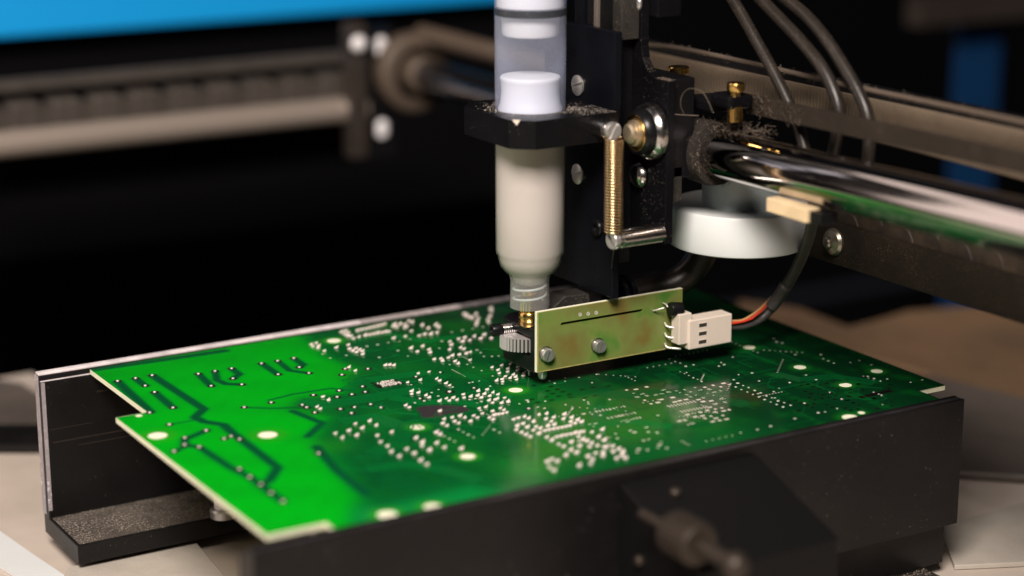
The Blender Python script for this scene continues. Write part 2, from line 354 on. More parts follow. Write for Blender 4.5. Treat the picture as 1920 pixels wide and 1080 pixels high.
def kiss(k):
    rr = random.Random(k)
    def f(bm):
        th = rr.uniform(-0.6, 0.5)-0.25; q = rr.uniform(.38, .62); lx, ly = math.cos(th)*q, math.sin(th)*q; hh = rr.uniform(.8, 1.2)
        prof = [(0.55, 0, 0), (0.86, 0.12, 0), (0.90, 0.35, 0.0), (0.76, 0.58, 0.1), (0.52, 0.74, 0.5), (0.28, 0.90*hh, 1.0), (0.10, 1.2*hh, 1.4)]
        n = 12; rings = []
        for r, h, s in prof:
            rings.append([bm.verts.new((lx*s+r*math.cos(2*math.pi*i/n)*(1+rr.uniform(-.07, .07)), ly*s+r*math.sin(2*math.pi*i/n)*(1+rr.uniform(-.07, .07)), h)) for i in range(n)])
        for a, b in zip(rings, rings[1:]):
            for i in range(n): bm.faces.new((a[i], a[(i+1) % n], b[(i+1) % n], b[i]))
        bm.faces.new(rings[0][::-1]); bm.faces.new(rings[-1])
    return f
kisses = [proto('paste_dot', kiss(k), M['dot']) for k in range(16)]
DOTS = []
def D(ox, oy, s, pts, size=1.0): DOTS.extend([((ox+x/s, oy+y/s), size) for x, y in pts])
D(560, 580, 8, [(190,520),(215,550),(262,500),(290,575),(300,545),(385,620),(565,570),(745,530),(765,590),(860,580),(868,640),(812,620),(955,625),(960,670),(915,600),
   (640,335),(690,365),(732,392),(780,400),(822,435),(700,318),(745,345),(880,315),(940,300),(1000,288),(1060,275),(1120,262),(1180,250),(1240,235),(1290,215),
   (1000,388),(1060,377),(1120,366),(1180,355),(1240,345),(1300,335),(1352,328),(905,410),(1420,250),(1470,262),(1440,222),(1525,215),(1590,270),(1620,250),(1650,170),(1700,190),
   (1590,222),(1690,320),(1855,235),(1425,430),(1600,400),(1810,390),(1890,370),(1685,580),(1860,550),(1780,630),(755,865),(850,915),(1300,835),(1430,835),(1365,828)], 1.0)
D(760, 570, 8, [(255,315),(345,360),(460,310),(500,345),(90,400),(205,470),(290,450),(385,450),(475,425),(80,660),(255,630),(180,710),(355,680),(372,725),(435,825),(530,815),(560,850),
   (645,800),(705,770),(810,755),(670,560),(690,610),(665,680),(800,520),(890,500),(860,560),(965,540),(830,650),(880,670),(1035,480),(1130,515),(1185,455),(1290,510),(915,740),(975,715),
   (745,855),(795,890),(970,835),(880,140),(960,190),(1000,205),(1060,150),(1090,210),(1075,270),(1060,310),(1240,230),(1250,270),(1270,180),(1290,100),(1280,60),(910,170),
   (1300,945),(1390,985),(1410,1035),(1445,915),(1540,965),(1535,1010),(1580,895),(1690,940),(1690,990),(1785,1030)], 1.0)
D(560, 690, 8, [(365,425),(450,475),(275,575),(325,605),(1795,75),(1635,210),(1825,175),(1695,345),(1697,385),(1797,365),(1605,555),(1660,585),
   (550,975),(655,1040),(755,935),(870,1005),(850,830),(955,895),(1065,790),(1165,855),(1180,1005),(1395,955)], 1.0)
D(760, 690, 8, [(355,50),(470,155),(515,185),(610,225),(665,255),(310,405),(358,437),(515,490),(615,450),(660,485),(720,440),(775,470),(870,390),(882,440),(980,425),(1095,340),(1228,318),
   (1085,410),(1142,440),(1188,385),(1265,415),(1315,362),(1388,392),(1255,482),(1310,515),(1350,468),(1385,452),(1490,440),(1445,520),(1545,503),(1108,598),(1207,580),(1155,675),(1310,642),
   (1425,595),(1480,625),(1520,662),(1455,680),(1395,690),(1335,702),(1260,740),(1315,768),(1025,708),(1082,738),(978,795),(820,712),(893,738),(705,735),(740,795),(800,822),
   (582,760),(562,825),(625,860),(1370,185),(1452,165),(1460,200),(1500,118),(1572,145),(1622,95),(1655,130),(1668,168),(1770,110),(1540,45)], 0.82)
DOTS.append(((825, 770), 1.35))
D(960, 700, 8, [(25,685),(95,665),(190,645),(250,670),(405,615),(520,600),(510,680),(625,655),(590,715),(540,785),(635,765),(785,610),(770,680),(895,660),(880,720),(985,695),(945,745),(1045,725),
   (325,720),(165,750),(230,805),(360,795),(320,848),(425,820),(80,785),(65,840),(145,880),(210,915),(275,945),(405,900),(490,855),(555,842),(620,830),(685,818),(750,806),(810,793),(870,780),
   (520,955),(598,1000),(670,948),(740,935),(810,920),(880,905),(945,892),(1010,880),(1070,868),(1200,875),(1355,840),(1300,950),(1385,1000)], 0.9)
D(960, 790, 8, [(1000,225),(1065,265),(1125,290),(700,335),(775,372),(890,305),(1015,365),(885,425),(970,465),(810,505),(1195,320),(1165,375),(1280,360),(1405,385),(1365,455),(1365,510),(1510,365),(1520,450),(1600,410),
   (1665,455),(1650,505),(1705,545),(1570,550),(1140,520),(1205,570),(1180,630),(1010,660),(530,600),(600,560),(680,595),(560,680),(630,730),(1255,470)], 0.95)
D(600, 780, 8, [(910,380),(1012,445),(1070,530),(1190,600),(1300,490),(1415,555),(1440,325),(1535,390),(1530,440),(1645,510),(1750,400),(1865,465),(1510,660),(1605,720),(1745,240),(1805,270)], 1.0)
D(800, 800, 8, [(520,325),(630,305),(165,735),(290,810),(435,680),(560,750)], 1.12)
occ = []
for p, s in DOTS:
    c = on('z', 0.4, *p)
    if any((c[0]-q[0])**2+(c[1]-q[1])**2 < 0.8 for q in occ): continue
    occ.append(c)
print('DOTCOUNT', len(occ), 'RINGS')
for i, c in enumerate(occ[:300]):
    s = random.uniform(0.85, 1.12)*(0.9 if abs(c[1]) > 40 else 0.84)
    place(random.choice(kisses), 'solder_dot', board, c[0], c[1], 0.0, s, random.uniform(-0.4, 0.4))
# plated holes
RINGS = []
RINGS += [(p, 1.0) for p in C(160, 660, 3.6, [(218,197),(340,178),(405,228),(452,158),(468,272),(592,377),(435,410),(763,148),(876,130),(988,112),(997,180),(850,230),(1057,220),(1190,78),(1299,61),(1408,43),(1445,104),(1302,152),(1510,143),
   (1540,292),(1714,262),(1700,305),(1073,374),(1255,342),(1465,358),(1495,375),(1550,410),(1722,386),(568,490),(816,530),(672,580),(672,627),(770,642),(600,672),(938,586),(984,570),(1042,590),(1042,790),(1112,845),(1187,894),(1255,952),(1335,1010),(1575,685)])]
RINGS += [(p, 1.0) for p in C(560, 690, 8, [(650,105),(960,280),(800,398),(1000,362),(630,620),(840,590),(795,680),(1080,548),(1235,595),(700,15)])]
RINGS += [(p, 0.9) for p in C(760, 690, 8, [(525,68),(160,132),(1030,303),(220,462),(285,498),(1850,612)])]+[((843, 735), 1.25), ((690, 692), 1.0)]
for p, s in RINGS:
    c = on('z', 0, *p)
    r_ = place(ring_me, 'pad_ring', board, c[0], c[1], 0.0, s)
    place(dome_me, 'solder_dome', board, c[0], c[1], 0.0, s*0.8)
# small tinned vias
SMALL = C(1160, 560, 2.526, [(240,287),(268,298),(292,305),(318,320),(354,313),(322,350),(354,375),(393,393),(545,384),(567,400),(590,412),(615,420),(645,435),(660,450),(700,462),(740,470),(755,485),(778,512),(815,505),(735,440),
   (760,425),(810,397),(935,384),(888,362),(1000,443),(837,265),(541,277),(485,302),(500,312),(475,320),(958,265),(970,285),(993,295),(1020,305),(1097,302),(1140,293),(1197,313),(1180,368),(1210,378),(1240,390),(1272,380),
   (1383,396),(1438,385),(1208,443),(1232,452),(1245,457),(632,352),(568,360),(665,390),(880,495),(945,540),(1035,520),(978,536),(835,568),(720,604),(658,620),(578,635),(228,708),(735,190),(748,205),(775,210),(1057,475)])
SMALL += C(1160, 640, 6, [(1300,432),(1335,470),(1400,497),(1465,523),(1530,552),(1598,580),(1662,606),(1725,636),(1797,664),(1862,690),(1380,543),(1448,570),(1510,597),(1578,625),(1643,655),(1710,683),(1778,710),(1318,513),(1155,238),(1850,738)])
SMALL += C(960, 700, 8, [(110,458),(245,430),(392,505),(260,532),(215,402),(500,418),(490,525),(805,470),(905,530),(800,68),(1005,62),(797,118),(640,148),(562,112),(1200,138),(1270,14),(1465,393),(1080,400),(1140,430),(1150,457),(1200,612),(1590,795)])
SMALL += C(760, 690, 8, [(1145,40),(1310,120),(960,222),(1010,212),(1110,195),(1275,272),(500,323),(395,368),(495,420),(710,285),(205,318),(965,475),(1050,460),(1140,505),(1075,528),(895,575),(1130,635),(145,522),(1455,238),(90,252),(1835,485)])
SMALL += C(560, 580, 8, [(1345,500),(1185,530),(1025,555),(1510,480),(1670,450),(1490,620),(1640,700),(475,730),(715,690),(360,670),(1210,720)])
SMALL += C(760, 570, 8, [(700,425),(858,395),(1010,375),(1165,345),(550,555),(510,665),(1180,785),(1300,785),(1400,780),(665,910),(930,905),(1020,950),(1075,690),(1130,730)])
SMALL += C(800, 800, 8, [(478,40),(550,80),(627,122),(705,160),(265,140),(343,180),(418,222),(1010,45),(1095,88)])
via_me = proto('via', lambda bm: lathe(bm, [(0.50, 0), (0.50, .05), (0.36, .12), (0.1, .15), (0.02, .15)], (0, 0, 0), (0, 0, 1), 12), M['tin'])
for p in SMALL:
    c = on('z', 0, *p); place(via_me, 'via', board, c[0], c[1], 0.0, random.uniform(0.75, 1.15))
bm = BM()
for k in range(34):
    c0 = on('z', 0, random.uniform(860, 1660), random.uniform(655, 850)); a = random.choice([0, math.pi/2, .78, -.78]); nn = random.randint(3, 8); pt = random.choice([1.3, 2.0, 2.6])
    for j in range(nn):
        x, y = c0[0]+math.cos(a)*pt*j, c0[1]+math.sin(a)*pt*j
        if -60 < x < 102 and -88 < y < 82: lathe(bm, [(0.34, -.01), (0.34, .04), (0.2, .09), (0.02, .1)], (x, y, 0), n=8)
obj('tiny_vias', bm, M['tin'], board, kind='stuff')
# rectangular pads in rows (too many and too small to single out)
def padfield(name, m, rects):
    bm = BM()
    for x, y, a, b in rects: box(bm, x-a/2, x+a/2, y-b/2, y+b/2, -0.005, 0.035)
    return obj(name, bm, m, board, kind='stuff')
bright_pads, dark_pads = [], []
for q in C(1160, 640, 6, [(650,557),(688,577),(740,545),(810,572),(765,602),(808,624),(880,606),(860,520),(920,550),(970,517),(1005,583),(1070,570),(1143,555),(1065,610),(955,633),(1155,648),(900,656),(950,678),(1042,670),(1195,685),(1090,705),
   (757,655),(687,668),(632,682),(608,632),(1035,741),(1087,762),(1160,750),(1243,770),(998,777),(1087,795),(1183,783),(918,797),(775,825),(850,810),(860,850),(970,866),(1038,842),(1095,866),(1173,833),(942,838),(1137,890),(1060,902),
   (745,886),(685,897),(832,925),(787,942),(1215,875),(505,547),(558,570),(415,603),(487,590),(480,655),(293,664),(442,688),(365,703),(208,628),(318,612),(268,592),(165,583),(315,513),(195,540),(90,548),(1180,472),(1245,487),(1150,512),(1020,540),(1063,495)]):
    c = on('z', 0, *q); bright_pads.append((c[0], c[1], random.choice([1.3, 1.7, 1.0]), random.choice([1.0, 1.3])))
def rowpads(a, b, n, w_, h_, lst):
    a = on('z', 0, *a); b = on('z', 0, *b)
    for i in range(n):
        t = i/(n-1); lst.append((a[0]+(b[0]-a[0])*t, a[1]+(b[1]-a[1])*t, w_, h_))
rowpads((1254, 762), (1302, 753), 9, .35, 2.0, bright_pads); rowpads((1278, 772), (1326, 763), 9, .35, 2.0, bright_pads)
rowpads((1118, 772), (1170, 762), 9, .4, 1.6, bright_pads); rowpads((1140, 784), (1190, 774), 8, .4, 1.6, bright_pads); rowpads((1165, 790), (1200, 783), 7, .4, 1.4, bright_pads)
for k in range(36):
    c = on('z', 0, random.uniform(1080, 1240), random.uniform(770, 850)); bright_pads.append((round(c[0]/2)*2, round(c[1]/2)*2, random.choice([0.8, 1.4]), random.choice([.6, 1.0])))
for k in range(70):
    c = on('z', 0, random.uniform(1470, 1680), random.uniform(712, 775)); dark_pads.append((round(c[0]/3)*3, round(c[1]/3)*3, random.choice([1.6, 1.0]), random.choice([.8, 1.2])))
for q in C(960, 700, 8, [(535,265),(610,305),(680,243),(760,278),(860,315),(700,343),(510,355),(878,357),(595,402),(300,390),(385,437),(1052,242),(1095,368),(1250,337),(585,195),(1212,212),(1450,190),(325,185)]):
    c = on('z', 0, *q); dark_pads.append((c[0], c[1], 1.7, 1.0))
padfield('bright_pad_field', mat('bright_pad', (0.92, 0.84, 0.74), 0.3, 0.25), bright_pads); padfield('dark_pad_field', M['darkpad'], dark_pads)
bm = BM(); q = seg('z', 0, [(1608, 744), (1668, 730), (1675, 734), (1612, 748)]); prism(bm, [p[:2] for p in q], 'z', -0.004, 0.04); obj('contact_strip', bm, M['darkpad'], board)
bm = BM(); q = seg('z', 0, C(760, 690, 8, [(150,600),(300,565),(560,558),(850,575),(990,635),(860,668),(640,690),(480,750),(250,745),(225,690)])); prism(bm, [p[:2] for p in q], 'z', -0.004, 0.05); obj('ink_patch', bm, M['ink'], board)
# blobby solder field beside the dark rings
bm = BM()
cq = on('z', 0, 729, 718.5)
for k in range(110):
    x = cq[0]+random.uniform(-3.6, 3.6); y = cq[1]+random.uniform(-2.6, 2.6); r = random.uniform(.2, .42)
    lathe(bm, [(r, -.01), (r*.9, r*.7), (r*.3, r*1.1)], (x, y, 0), (random.uniform(-.2, .2), random.uniform(-.2, .2), 1), 6)
obj('solder_blobs', bm, M['tin'], board, kind='stuff')
bm = BM(); box(bm, cq[0]-5.5, cq[0]+4.5, cq[1]-3.4, cq[1]+3.4, -0.004, 0.03); obj('solder_land', bm, M['darkring'], board)
# fine traces: raised strips under the mask
bmL, bmR = BM(), BM()
def strip(pts, w_, h_=0.09):
    for a, b in zip(pts, pts[1:]):
        a = Vector(a[:2]); b = Vector(b[:2]); d = (b-a)
        if d.length < 1e-4: continue
        n = Vector((-d.y, d.x)).normalized()*w_/2; e = d.normalized()*w_*0.2
        prism(bmL if a.x < 4 else bmR, [tuple(a-n-e), tuple(b-n+e), tuple(b+n+e), tuple(a+n-e)], 'z', -0.004, h_+random.uniform(0, 0.002))
def bundle(path, n, pitch, w_):
    P = [Vector(p[:2]) for p in Z(path)]
    for k in range(n):
        off = (k-(n-1)/2)*pitch; out = []
        for i, p in enumerate(P):
            t = (P[min(i+1, len(P)-1)]-P[max(i-1, 0)]).normalized(); out.append(p+Vector((-t.y, t.x))*off)
        strip(out, w_)
bundle([(560, 752), (610, 760), (680, 748), (735, 738), (790, 728), (830, 700)], 6, 1.25, .5)
bundle([(640, 735), (690, 712), (740, 706), (800, 698)], 5, 1.2, .5)
bundle([(735, 745), (790, 755), (850, 752), (900, 760)], 5, 1.1, .45)
bundle([(640, 790), (700, 780), (760, 800), (745, 830), (700, 850)], 5, 1.4, .6)
bundle([(870, 700), (905, 715), (925, 740), (960, 745)], 4, 1.1, .4)
bundle([(1120, 735), (1180, 742), (1240, 735), (1300, 742), (1360, 732)], 8, 1.0, .4)
bundle([(1240, 700), (1290, 728), (1340, 745), (1400, 760)], 6, 1.1, .4)
bundle([(1100, 800), (1180, 790), (1260, 800), (1330, 795)], 5, 1.2, .45)
bundle([(660, 640), (720, 625), (800, 640), (860, 630)], 4, 1.3, .5)
bundle([(1450, 700), (1500, 712), (1560, 705), (1640, 718)], 5, 1.2, .4)
bundle([(690, 880), (760, 870), (830, 880), (900, 900)], 4, 1.5, .6)
for k in range(150):
    c = on('z', 0, random.uniform(620, 1640), random.uniform(640, 880))
    if not (-120 < c[0] < 112 and -88 < c[1] < 82): continue
    x, y = c[0], c[1]; pts = [(x, y)]
    for s in range(random.randint(2, 4)):
        a = random.choice([0, 0, math.pi/2, math.pi/4, -math.pi/4, math.pi/2]); l = random.uniform(2, 10); x += math.cos(a)*l; y += math.sin(a)*l; pts.append((x, y))
    if max(p[0] for p in pts) < 104 and max(p[1] for p in pts) < 85: strip(pts, random.choice([.3, .3, .45]))
obj('fine_traces', bmL, mat('masked_trace_wide', (0.003, 0.155, 0.03), 0.12), board, kind='stuff')
obj('fine_traces', bmR, mat('masked_trace_fine', (0.002, 0.085, 0.02), 0.12), board, kind='stuff')
# ================================================================ RAILS
rear = thing('support_rail', 'black L shaped rail behind the board, with bright worn top edge and dusty foot', 'rail', (-15, 92, -60), 'black rails clamping the board')
L0, L1 = -147, 119
bm = BM(); prism(bm, [(87.7, -2), (90, -2), (90, -0.4), (93.5, -0.4), (93.5, -60), (58, -60), (58, -53), (87.7, -53)], 'x', L0, L1); obj('rail_profile', bm, M['rail'], rear, bevel=0.4)
obj('worn_lip', box(BM(), L0, -20, 90.2, 93.2, -0.4, 0.6), M['worn'], rear, bevel=0.25)  # worn metal with its highlight painted in, fading piece by piece to the right
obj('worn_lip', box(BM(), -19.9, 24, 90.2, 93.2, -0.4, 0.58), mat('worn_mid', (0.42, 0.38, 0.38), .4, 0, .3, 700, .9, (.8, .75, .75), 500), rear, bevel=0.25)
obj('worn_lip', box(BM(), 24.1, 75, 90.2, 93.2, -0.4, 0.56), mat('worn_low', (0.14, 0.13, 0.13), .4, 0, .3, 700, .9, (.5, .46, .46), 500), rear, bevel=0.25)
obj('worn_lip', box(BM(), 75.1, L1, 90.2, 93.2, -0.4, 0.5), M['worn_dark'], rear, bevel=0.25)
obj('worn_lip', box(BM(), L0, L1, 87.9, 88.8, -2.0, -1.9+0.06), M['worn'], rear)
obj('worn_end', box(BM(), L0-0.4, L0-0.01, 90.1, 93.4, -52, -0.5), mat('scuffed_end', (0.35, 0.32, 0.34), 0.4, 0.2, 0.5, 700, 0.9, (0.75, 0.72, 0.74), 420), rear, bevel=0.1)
bm = BM(); box(bm, L0+1, L0+118, 59, 87.4, -53, -52.8); obj('dust_layer', bm, mat('foot_dust', (0.10, 0.085, 0.07), .9, 0, 1, 1200, .9, (0.36, 0.31, 0.26), 1100, var=.7, vscale=70), rear)
rs = random.Random(5); bm = BM()
for k in range(900):
    x = rs.uniform(L0+2, L0+100); y = rs.uniform(59.5, 87) ; r = rs.uniform(.08, .26)
    lathe(bm, [(r, -.02), (r*.5, r)], (x, y, -52.82), (rs.uniform(-.4, .4), rs.uniform(-.4, .4), 1), 5)
obj('dust_grains', bm, M['lint'], rear, kind='stuff')
obj('scuffed_edge', box(BM(), L0-.05, L0+1.3, 87.4, 87.69, -50, -2.2), bpy.data.materials['scuffed_end'], rear)  # scuffed corner with its highlight painted in as a pale strip
bm = BM()
for (xa, xb, zz, hh) in ((L0+3, L0+34, -25, .35), (L0+12, L0+60, -27.5, .25), (L0+2, L0+18, -20, .2), (L0+40, L0+95, -23, .18), (L0+20, L0+24, -9, .5), (L0+55, L0+75, -34, .2)):
    box(bm, xa, xb, 87.62, 87.71, zz, zz+hh)
obj('scratches', bm, M['nickel'], rear, kind='stuff')
c = on('z', -52.6, 418, 968)
st = thing('support_stud', 'blurred silver stud standing on the foot of the rear rail under the board edge', 'stud', c)
obj('shaft', lathe(BM(), [(3.0, 0), (3.0, 12), (2.2, 12.4), (2.2, 20)], c, n=24), M['piston'], st, smooth=40)
obj('collar', lathe(BM(), [(4.6, 0), (4.6, 2.6), (4.0, 3.2), (3.05, 3.2)], c, n=24), M['screw'], st, smooth=40)
c = on('z', -6, 588, 1010)
o = obj('locating_pin', lathe(BM(), [(2.6, 0), (2.6, 3.4), (2.0, 4)], c, (1, 0, 0), 20), M['worn'], smooth=40); tag(o, 'small blurred pale pin under the nearest notch of the board', 'pin')
fr = thing('support_rail', 'black rail in the foreground holding the near edge of the board', 'rail', (-15, -95, -62), 'black rails clamping the board')
L0f, L1f = -149, 112.3
bm = BM(); prism(bm, [(-93.05, -2.2), (-93.05, 0.25), (-94.4, 0.25), (-94.4, 0.05), (-97, 0.05), (-97, 0.25), (-98, 0.25), (-98, -44.5), (-92, -44.5), (-92, -61), (-88, -61), (-88, -2.2)], 'x', L0f, L1f); obj('rail_profile', bm, M['rail'], fr, bevel=0.5)
obj('worn_lip', box(BM(), L0f, L1f, -96.9, -94.5, 0.0, 0.12), M['worn_dark'], fr, bevel=0.1)
bm = BM(); box(bm, L0f+2, L1f-8, -108, -92.05, -64.9, -61.5); obj('foot', bm, M['black_dusty'], fr, bevel=0.4)
bm = BM()
for k in range(500):
    x = rs.uniform(60, L1f-9); y = rs.uniform(-107, -92.5); r = rs.uniform(.1, .4)
    lathe(bm, [(r, -.02), (r*.5, r)], (x, y, -61.5), (rs.uniform(-.4, .4), rs.uniform(-.4, .4), 1), 5)
obj('dust_grains', bm, M['lint'], fr, kind='stuff')
# clamp block in front of the front rail
gx = on('y', -98, 1160, 905)
cb = thing('rail_clamp', 'black wedge shaped clamp block fixed to the face of the foreground rail', 'clamp', (gx[0]+28, -112, -62))
bm = BM(); prism(bm, [(-98.1, gx[2]), (-98.1, -60), (-140, -60), (-140, gx[2]-14)], 'x', gx[0], gx[0]+52); obj('block', bm, mat('matt_black', (0.005, 0.005, 0.0055), .5, 0, .1, 400, .2, (.1, .09, .08), 900, spec=.18), cb, bevel=0.8)
for q in ((1255, 910), (1198, 1052)):
    p = on('x', gx[0], *q)
p = on('y', -100, 1245, 905); obj('screw', lathe(BM(), [(1.8, 0), (1.8, 1.4), (1.2, 1.9)], (gx[0]+14, -108, gx[2]-3.2), (0, -0.3, 1), 16), M['nickel'], cb, smooth=40)
p = on('x', gx[0]-1.2, 1196, 1052); obj('screw', lathe(BM(), [(1.8, 0), (1.8, 1.2), (1.2, 1.9)], (gx[0]-0.1, p[1], p[2]), (-1, 0, 0), 16), M['nickel'], cb, smooth=40)
k0 = on('x', gx[0]-8, 1256, 992)
ts = thing('thumb_screw', 'blurred brass knurled thumbscrew with ball end beside the foreground clamp block', 'thumbscrew', k0)
bm = BM(); lathe(bm, [(1.5, 14), (1.5, -1), (4.6, -1), (6.2, -2), (6.2, -14), (5.6, -15), (2.4, -15), (2.4, -28)], k0, (0, 1, 0), 32); obj('shaft', bm, M['nickel'], ts, smooth=35)
bm = BM()
for k in range(26):
    a = 2*math.pi*k/26; x, z = k0[0]+6.2*math.cos(a), k0[2]+6.2*math.sin(a); box(bm, x-.28, x+.28, k0[1]-13.8, k0[1]-2.2, z-.28, z+.28)
obj('knurling', bm, M['nickel'], ts, kind='stuff')
bm = BM(); lathe(bm, [(0.3, -3.9)]+[(4*math.cos(a), 4*math.sin(a)) for a in np.linspace(-1.3, 1.3, 11)]+[(0.3, 3.9)], (k0[0], k0[1]-31, k0[2]), (0, 1, 0), 24); obj('ball_end', bm, M['nickel'], ts, smooth=0)
# slabs on the table
sl = BM(); q = seg('z', -62, [(60, 1190), (128, 1062), (368, 1016), (520, 1190)]); prism(sl, [p[:2] for p in q], 'z', -65.9, -62); obj('x', sl, M['slab'], bevel=0.5)
bpy.data.objects['x'].name = 'stone_slab'; tag(bpy.data.objects['stone_slab'], 'sandy grey slab lying under the left end of the rear rail', 'slab')
q = seg('z', -63, [(-120, 940), (-40, 960), (60, 1030), (150, 1090), (90, 1110), (-20, 1040), (-140, 990)])
o = obj('plastic_strip', prism(BM(), [p[:2] for p in q], 'z', -65.8, -64.6), M['milky']); tag(o, 'pale plastic strip lying on the table at the left edge of the photo', 'strip')
q = seg('z', -64, [(-90, 700), (40, 720), (150, 790), (150, 800), (-90, 800)])
o = obj('grey_plate', prism(BM(), [p[:2] for p in q], 'z', -65.8, -63.5), M['grey']); tag(o, 'blurred grey plate on the table behind the left end of the rear rail', 'plate')
q = seg('z', -63, [(-90, 800), (150, 800), (150, 838), (-90, 838)])
o = obj('black_strip', prism(BM(), [p[:2] for p in q], 'z', -65.8, -62), M['rail']); tag(o, 'blurred black strip on the table left of the rear rail', 'strip')
# right side: brown tray and metal parts
q = seg('z', -63, [(1380, 600), (1385, 562), (1500, 578), (1590, 612), (1640, 600), (1700, 582), (1800, 574), (2000, 560), (2150, 700), (1920, 760), (1740, 700)])
o = obj('brown_tray', prism(BM(), [p[:2] for p in q], 'z', -66.2, -63), M['wood'], bevel=1); tag(o, 'blurred brown tray lying behind the right end of the board', 'tray')
q = seg('z', -62, [(1740, 700), (1920, 745), (2150, 690), (2300, 800), (2050, 900), (1760, 880)])
o = obj('metal_guide', prism(BM(), [p[:2] for p in q], 'z', -65.6, -62), M['grey'], bevel=1); tag(o, 'blurred grey metal guide right of the foreground rail', 'guide')
q = seg('z', -64, [(1760, 985), (1925, 940), (2000, 1050), (1790, 1060)])
o = obj('steel_strip', prism(BM(), [p[:2] for p in q], 'z', -65.8, -64), M['slab'], bevel=0.3); tag(o, 'pale strip on the table at the lower right corner of the photo', 'strip')
# ================================================================ SYRINGE
syr = thing('dispensing_syringe', 'upright translucent syringe of grey solder paste with white follower piston', 'syringe', (0, 0, 0))
barrel = [(6.9, 25.6), (6.75, 35.2), (7.3, 37.2), (9.0, 38.8), (10.3, 40.6), (10.95, 43.2), (11.05, 44.2), (11.55, 44.7), (11.75, 45.8), (11.85, 60), (11.95, 95), (12.05, 120), (12.1, 150)]
obj('luer_skirt', lathe(BM(), barrel[:3], (0, 0, 0), n=96, cap=False), clear('frosted_skirt', (0.60, 0.59, 0.58), 0.24, 0.12, (1, 1, 1)), syr, smooth=50)
obj('barrel_foot', lathe(BM(), barrel[2:-2], (0, 0, 0), n=96, cap=False), clear('filled_barrel', (0.60, 0.58, 0.57), 0.10, 0.22, (1, 1, 1)), syr, smooth=50)
o = obj('barrel', lathe(BM(), barrel[-3:], (0, 0, 0), n=96, cap=False), clear('frosted_barrel', (0.52, 0.58, 0.76), 0.22, 0.10, (0.92, 0.95, 1.0)), syr, smooth=50)
ip = [(0.2, 33.4), (3.0, 33.5), (5.4, 34.6), (6.2, 36.6), (8.4, 39.0), (9.8, 41.0), (10.5, 43.4), (10.7, 44.6), (11.3, 46), (11.45, 60), (11.5, 93.5), (10.5, 94.2)]
obj('paste', lathe(BM(), ip, (0, 0, 0), n=96), M['paste'], syr, smooth=50)
obj('follower_piston', lathe(BM(), [(10.9, 94.4), (10.9, 95.5), (10.2, 97), (9.8, 101), (10.0, 104.6), (10.3, 105.6), (10.0, 106.1), (9.3, 106.3)], (0, 0, 0), n=64), M['piston'], syr, smooth=50)
pl = obj('plunger', lathe(BM(), [(8.6, 119.8), (9.3, 120.1), (9.6, 120.8), (9.7, 126.6), (11.4, 126.9), (11.4, 150)], (0, 0, 0), n=64), M['white'], syr, smooth=40)
obj('sealing_ring', lathe(BM(), [(11.4, 126.6), (12.13, 127.0), (12.13, 129.3), (11.4, 129.7)], (0, 0, 0), n=64), M['orin'], pl, smooth=60)
# luer threads inside the skirt
hel = [(5.6*math.cos(t), 5.6*math.sin(t), 27+t*3.4/(2*math.pi)) for t in np.linspace(0, 2*math.pi*1.9, 60)]
obj('luer_thread', tube(BM(), hel, 0.5, 6), M['milky2'], syr, smooth=0)
nz = obj('brass_fitting', lathe(BM(), [(2.8, 15.0), (2.8, 20.4), (3.8, 20.6), (4.0, 21.0), (4.0, 23.4), (3.6, 23.9), (3.1, 24.0), (3.1, 31), (2.2, 32)], (0, 0, 0), n=40), M['brass'], syr, smooth=40)
bm = BM()
for k in range(18):
    a = 2*math.pi*k/18; lathe(bm, [(0.28, 23.5), (0.28, 27)], (3.1*math.cos(a), 3.1*math.sin(a), 0), n=6)
obj('knurling', bm, M['brass'], nz, kind='stuff')
obj('needle', lathe(BM(), [(1.0, 4.5), (1.0, 2.4), (0.62, 2.2), (0.55, 0.45)], (0, 0, 0), n=20), M['screw'], syr, smooth=40)
# ================================================================ HOLDER
cl = thing('syringe_clamp', 'dusty black block with cut corners gripping the syringe', 'clamp', (2, 0, 85.4))
ZT, ZB, YF = 95.2, 85.6, -21.8
outc = [(-11.2, YF), (21.4, YF), (21.4, 21), (-12, 21), (-17.7, 14), (-17.7, -15.5), (-15.1, -18.3)]
bm = BM()
n = 48; inner = [(12.25*math.cos(2*math.pi*k/n), 12.25*math.sin(2*math.pi*k/n)) for k in range(n)]
def ringplate(bm, outer, inner, z0, z1):
    O1 = [bm.verts.new((x, y, z1)) for x, y in outer]; O0 = [bm.verts.new((x, y, z0)) for x, y in outer]
    I1 = [bm.verts.new((x, y, z1)) for x, y in inner]; I0 = [bm.verts.new((x, y, z0)) for x, y in inner]
    for A, B_, flip in ((O0, O1, 0), (I0, I1, 1)):
        for i in range(len(A)):
            j = (i+1) % len(A); bm.faces.new((A[i], A[j], B_[j], B_[i]))
    for O, I in ((O1, I1), (O0, I0)):
        eds = []
        for L_ in (O, I):
            for i in range(len(L_)):
                a, b = L_[i], L_[(i+1) % len(L_)]; eds.append(bm.edges.get((a, b)) or bm.edges.new((a, b)))
        bmesh.ops.triangle_fill(bm, edges=eds, use_beauty=True)
    return bm
# densify the outer outline so that the fill is regular
def dens(poly, k=6):
    out = []
    for i in range(len(poly)):
        a, b = poly[i], poly[(i+1) % len(poly)]
        for s in range(k): out.append((a[0]+(b[0]-a[0])*s/k, a[1]+(b[1]-a[1])*s/k))
    return out
ringplate(bm, dens(outc), inner, ZB, ZT); obj('clamp_block', bm, M['black'], cl)
